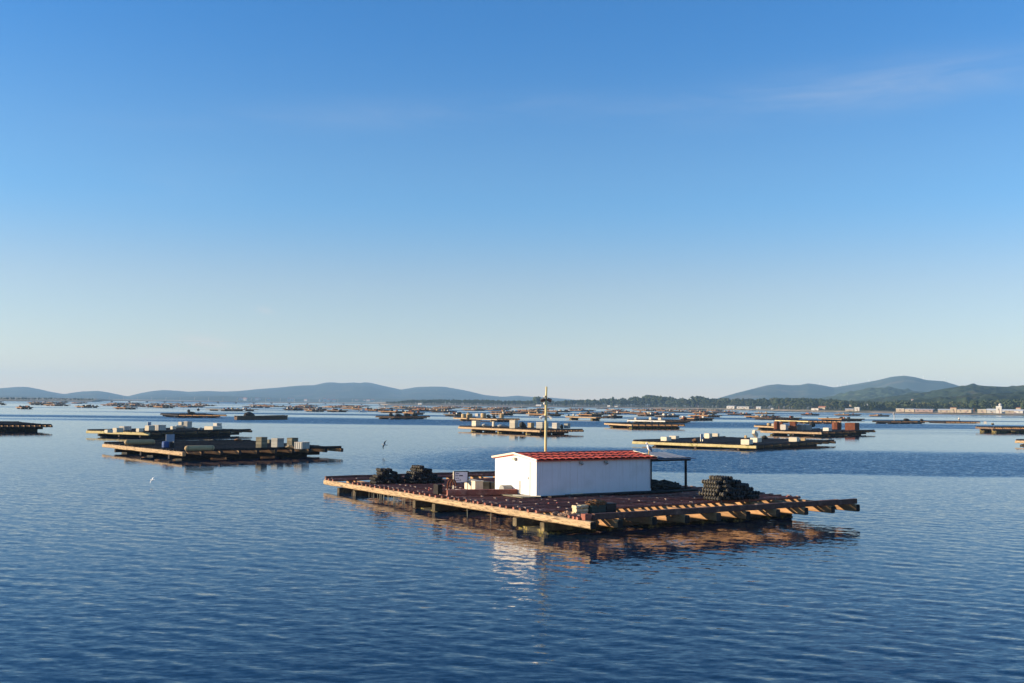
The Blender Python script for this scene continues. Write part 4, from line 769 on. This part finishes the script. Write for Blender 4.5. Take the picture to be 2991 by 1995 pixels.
# ------------------------------------------------------------ distant rafts
far_m = [brown_dark, brown_mid, tar_m(), mat('grey_timber', (.16, .14, .12), .85, .4, 2, rnd=.3)]
carg = [crw, tan_m, rust_m(), net_m, mat('orange_gear', (.40, .15, .07), .8, .3, 2), net_m]
def far_raft(x0, x1, y, label, group, seed, cargo=6, crest=None):
    r = random.Random(seed); N_ = at(x0+(x1-x0)*r.uniform(.35, .6), y, .9); a = R(r.uniform(28, 48)); dR, dL = Vector((math.cos(a), math.sin(a), 0)), Vector((-math.sin(a), math.cos(a), 0))
    lr, ll = min(30, solve_len(N_, dR, x1)), min(28, solve_len(N_, dL, x0)); m_ = r.choice(far_m) if crest is None else crest
    t_ = thing('mussel_raft', label, 'raft', (N_.x, N_.y, 0), a, group)
    b = MB(); b.beam((0, -.3, .8), (0, ll, .8), .45, .4, 2, 0); b.beam((0, 0, 1.0), (lr, 0, 1.0), .3, .3, 2, 0); b.beam((0, ll, 1.0), (lr, ll, 1.0), .3, .3, 2, 0); b.build('edge_beam', cross_m() if r.random() < .6 else m_, t_)
    b = MB()
    for i in range(1, 7): b.box((lr*i/6, ll/2, .75), (.35, ll, .35))
    n = max(6, int(ll/1.3))
    for i in range(n): b.box((lr/2, ll*(i+.5)/n, 1.0), (lr*r.uniform(.94, 1.02), .35, .16))
    b.build('deck', m_, t_)['kind'] = 'stuff'
    b = MB()
    for fy in (.15, .85):
        for i in range(3): b.box((lr*(i+.5)/3, ll*fy, .05), (lr*.2, 2.6, 1.3))
    b.build('floats', tar_m(), t_)['kind'] = 'stuff'
    cb = {}
    for i in range(cargo):
        k = r.randrange(len(carg)); q = r.uniform(.45, 1.3); cb.setdefault(k, MB()); x, y_ = r.uniform(.05, .92)*lr, r.uniform(.05, .95)*ll
        if k in (3, 4) or r.random() < .3: cb[k].ell((x, y_, 1.1+q*.3), (q*.8, q*.7, q*.55), 8, 5, .2)
        else: cb[k].box((x, y_, 1.08+q*.35), (q, q*.8, q*.7), r.uniform(-.2, .2))
    for k in cb: cb[k].build(('pale_cargo', 'tan_cargo', 'rusty_cargo', 'net_cargo', 'orange_cargo', 'dark_cargo')[k], carg[k], t_)['kind'] = 'stuff'
FR = [(2197, 2342, 1221, 'tan raft with timber stacks before the wooded shore'), (2391, 2525, 1224, 'flat tan raft with a white bird-sized box at right'), (2174, 2279, 1216, 'raft with orange drums left of the flat tan raft'), (2120, 2200, 1209, 'pale thin raft in front of the white beach sheds'), (2202, 2265, 1206.5, 'small grey raft in front of the gabled beach house'), (2338, 2394, 1210, 'dim raft below the white boathouse'), (2436, 2516, 1211, 'dim raft below the two-storey block'), (2539, 2598, 1213, 'dim brown raft left of the brown shed'),
      (1912, 1985, 1214, 'grey-brown raft right of the white-edged raft'), (1985, 2085, 1222, 'raft heaped with red-brown gear'), (2010, 2109, 1214, 'long raft behind the red-brown gear'), (1685, 1762, 1211, 'raft with an orange deck load beyond the mast'), (1762, 1818, 1216, 'dark raft touching the orange-load raft'), (1790, 1924, 1205, 'long thin raft under the middle wood'), (1860, 1925, 1211, 'tan raft below the long thin one'), (1537, 1647, 1210, 'grey raft crossing just behind the mast'), (1432, 1502, 1208, 'cluttered raft left of the mast'), (1296, 1376, 1211, 'dark cluttered raft behind the drum raft'), (1254, 1334, 1201, 'flat dark raft beyond the net raft'), (1105, 1194, 1202, 'orange-tinted raft with a yellow box'), (1177, 1240, 1206, 'dark raft with one white bundle'),
      (598, 754, 1196, 'long dark raft with an orange tent at left'), (826, 888, 1195, 'dark raft left of the motor boat'), (889, 950, 1198, 'thin dark raft nearer the motor boat'), (951, 1017, 1199, 'black raft just left of the motor boat'), (19, 97, 1190, 'black double raft near the left picture edge'), (332, 402, 1191, 'thin dark lens-shaped raft at left'), (219, 289, 1187, 'row raft with white boxes at left'), (424, 511, 1188, 'white-cluttered raft at left')]
for i, q in enumerate(FR): far_raft(*q, None, 100+i, 9 if i > 7 else 5)
used = [(at((a+b)/2, y, .9).xy) for a, b, y, _ in FR]; r = random.Random(77); nfar = 0
for k in range(4000):
    x = r.choice((r.uniform(-80, 560), r.uniform(540, 1520), r.uniform(700, 1520), r.uniform(1000, 1560), r.uniform(1560, 2130))); lo = np.interp(x, [0, 500, 1000, 1300, 1600, 2130], [900, 760, 640, 560, 620, 700]); D = lo*(1650/lo)**r.random()
    p = at_d(x, 1180, D).xy
    if any((p-u).length < 46 for u in used): continue
    used.append(p); y = px((p.x, p.y, .9)); w_ = r.uniform(20, 30)*FPX/D/2
    far_raft(y[0]-w_, y[0]+w_, y[1], 'small distant mussel raft in the dense far band across the bay', 'rafts in the dense far band', 1000+k, r.randint(6, 11)); nfar += 1
    if nfar >= 120: break

# ------------------------------------------------------------ boat, buoys, gulls
bw = mat('boat_white', (.8, .8, .78), .4, .04, 1)
bp = at(1061, 1203); bt = thing('motor_boat', 'small white motor boat among the distant rafts', 'boat', bp, R(12))
V = []; F = []
for i in range(9):
    t = i/8; w_ = 1.05*(1-t**3*.95); z0 = .75+.35*t**2; V += [(-2.6+5.4*t, -w_*.6, -.2+.3*t**3), (-2.6+5.4*t, -w_, z0), (-2.6+5.4*t, w_, z0), (-2.6+5.4*t, w_*.6, -.2+.3*t**3)]
for i in range(8): F += [(i*4+k, (i+1)*4+k, (i+1)*4+(k+1) % 4, i*4+(k+1) % 4) for k in range(4)]
F += [(0, 1, 2, 3), (35, 34, 33, 32)]; b = MB(); b.add(V, F); b.build('hull', bw, bt)
MB().box((-.1, 0, 1.35), (1.9, 1.5, 1.1), top=.8).build('cabin', bw, bt); MB().box((.82, 0, 1.5), (.12, 1.2, .5)).build('windscreen', glass, bt); MB().box((-2.75, 0, .8), (.4, .4, .9)).build('outboard_motor', tar_m(), bt)
for x, y, l in ((551, 1203, 'dark mooring buoy, left of the two above the thin raft'), (579, 1199, 'dark mooring buoy, right of the two above the thin raft')): 
    q = at(x, y); t_ = thing('mooring_buoy', l, 'buoy', q); MB().ell((0, 0, .5), (.85, .85, .75), 12, 8).build('ball', tar_m(), t_, smooth=True); MB().tube([(0, 0, 1.2), (0, 0, 1.6)], .12, 8).build('eye', rust_m(), t_)
wf = mat('gull_white', (.78, .76, .72), .8, .05, 5); gf = mat('gull_grey', (.26, .28, .31), .8, .1, 5); df = mat('gull_dark', (.035, .035, .04), .8, .1, 5); yb = mat('gull_yellow', (.65, .42, .08), .6, .1, 5)
def gull_body(M, tail=True):
    b = MB(); pts = [(-.30, 0, .0), (-.22, 0, .0), (-.10, 0, -.01), (.03, 0, 0), (.13, 0, .03), (.18, 0, .06), (.225, 0, .075), (.26, 0, .07)]; rr = [.015, .045, .08, .088, .065, .05, .05, .02]
    b.tube([M @ Vector(p) for p in pts], rr, 12); return b
def wing(M, s, root=.16):
    b = MB(); P = []; F = []
    sec = ((0, .06, -.10, .0), (.22, .09, -.07, .07), (.42, .05, -.07, .06), (.62, -.03, -.10, .0), (.70, -.09, -.11, -.02))
    for t, le, te, z in sec: P += [M @ Vector((le, s*(.05+t), z+.012)), M @ Vector(((le+te)/2, s*(.05+t), z+.024)), M @ Vector((te, s*(.05+t), z+.008)), M @ Vector(((le+te)/2, s*(.05+t), z-.004))]
    for i in range(4): F += [(i*4+k, i*4+(k+1) % 4, (i+1)*4+(k+1) % 4, (i+1)*4+k) for k in range(4)]
    F += [(16, 17, 18, 19), (3, 2, 1, 0)]; b.add(P, F); return b
def flying(label, loc, rot, body, wm, scale=1.):
    t_ = thing('gull', label, 'bird', loc); t_.rotation_euler = rot; t_.scale = (scale,)*3; I = Matrix.Identity(4)
    gull_body(I).build('body', body, t_, smooth=True); wing(I, 1).build('wing', wm, t_); wing(I, -1).build('wing', wm, t_); MB().tube([(.25, 0, .068), (.31, 0, .055)], [.014, .004], 6).build('beak', yb, t_)
    MB().add([(-.26, -.03, 0), (-.26, .03, 0), (-.40, .07, .0), (-.40, -.07, .0), (-.26, -.03, -.01), (-.26, .03, -.01), (-.40, .07, -.008), (-.40, -.07, -.008)], [(0, 1, 2, 3), (7, 6, 5, 4), (0, 3, 7, 4), (1, 5, 6, 2), (2, 6, 7, 3), (0, 4, 5, 1)]).build('tail', body, t_)
flying('dark-winged gull flying over the calm water between rafts', at_d(1122, 1299, 122), Euler((R(48), R(-8), R(200))), wf, df, 1.0)
flying('white gull flying low over the water at left', at_d(444, 1402, 75.6), Euler((R(-38), R(10), R(160))), wf, wf, .5)
gl_ = thing('gull', 'gull standing on the roof edge of the white hut', 'bird', hut.matrix_basis @ Vector((HX+.42, .62, HH+RISE*.62/hy+.10)), R(200))
gull_body(Matrix.Translation((0, 0, .38)) @ Matrix.Rotation(R(-52), 4, 'Y')).build('body', wf, gl_, smooth=True)
MB().ell((.14, 0, .66), (.075, .06, .065), 10, 8).build('head', wf, gl_, smooth=True); MB().tube([(.20, 0, .655), (.28, 0, .635)], [.018, .006], 6).build('beak', yb, gl_)
for s_ in (-1, 1):
    MB().ell((-.10, s_*.075, .34), (.08, .022, .20), 10, 8, M=Matrix.Rotation(R(28), 3, 'Y')).build('wing', gf, gl_, smooth=True); MB().tube([(-.01, s_*.03, .22), (0, s_*.03, 0), (.06, s_*.035, 0)], .014, 6).build('leg', yb, gl_)

# ------------------------------------------------------------ the air over the bay
hz = MB(); hz.box((0, 4350, 124.5), (17800, 10900, 251)); hm = bpy.data.materials.new('haze_air'); hm.use_nodes = True; n_ = hm.node_tree.nodes; n_.remove(n_['Principled BSDF'])
pv_ = n_.new('ShaderNodeVolumePrincipled'); pv_.inputs['Color'].default_value = (.43, .71, 1, 1); pv_.inputs['Density'].default_value = 9.2e-5; pv_.inputs['Anisotropy'].default_value = 0
hm.node_tree.links.new(pv_.outputs[0], n_['Material Output'].inputs['Volume']); tag(hz.build('haze', hm), 'pale blue haze of the air over the bay', kind='stuff')
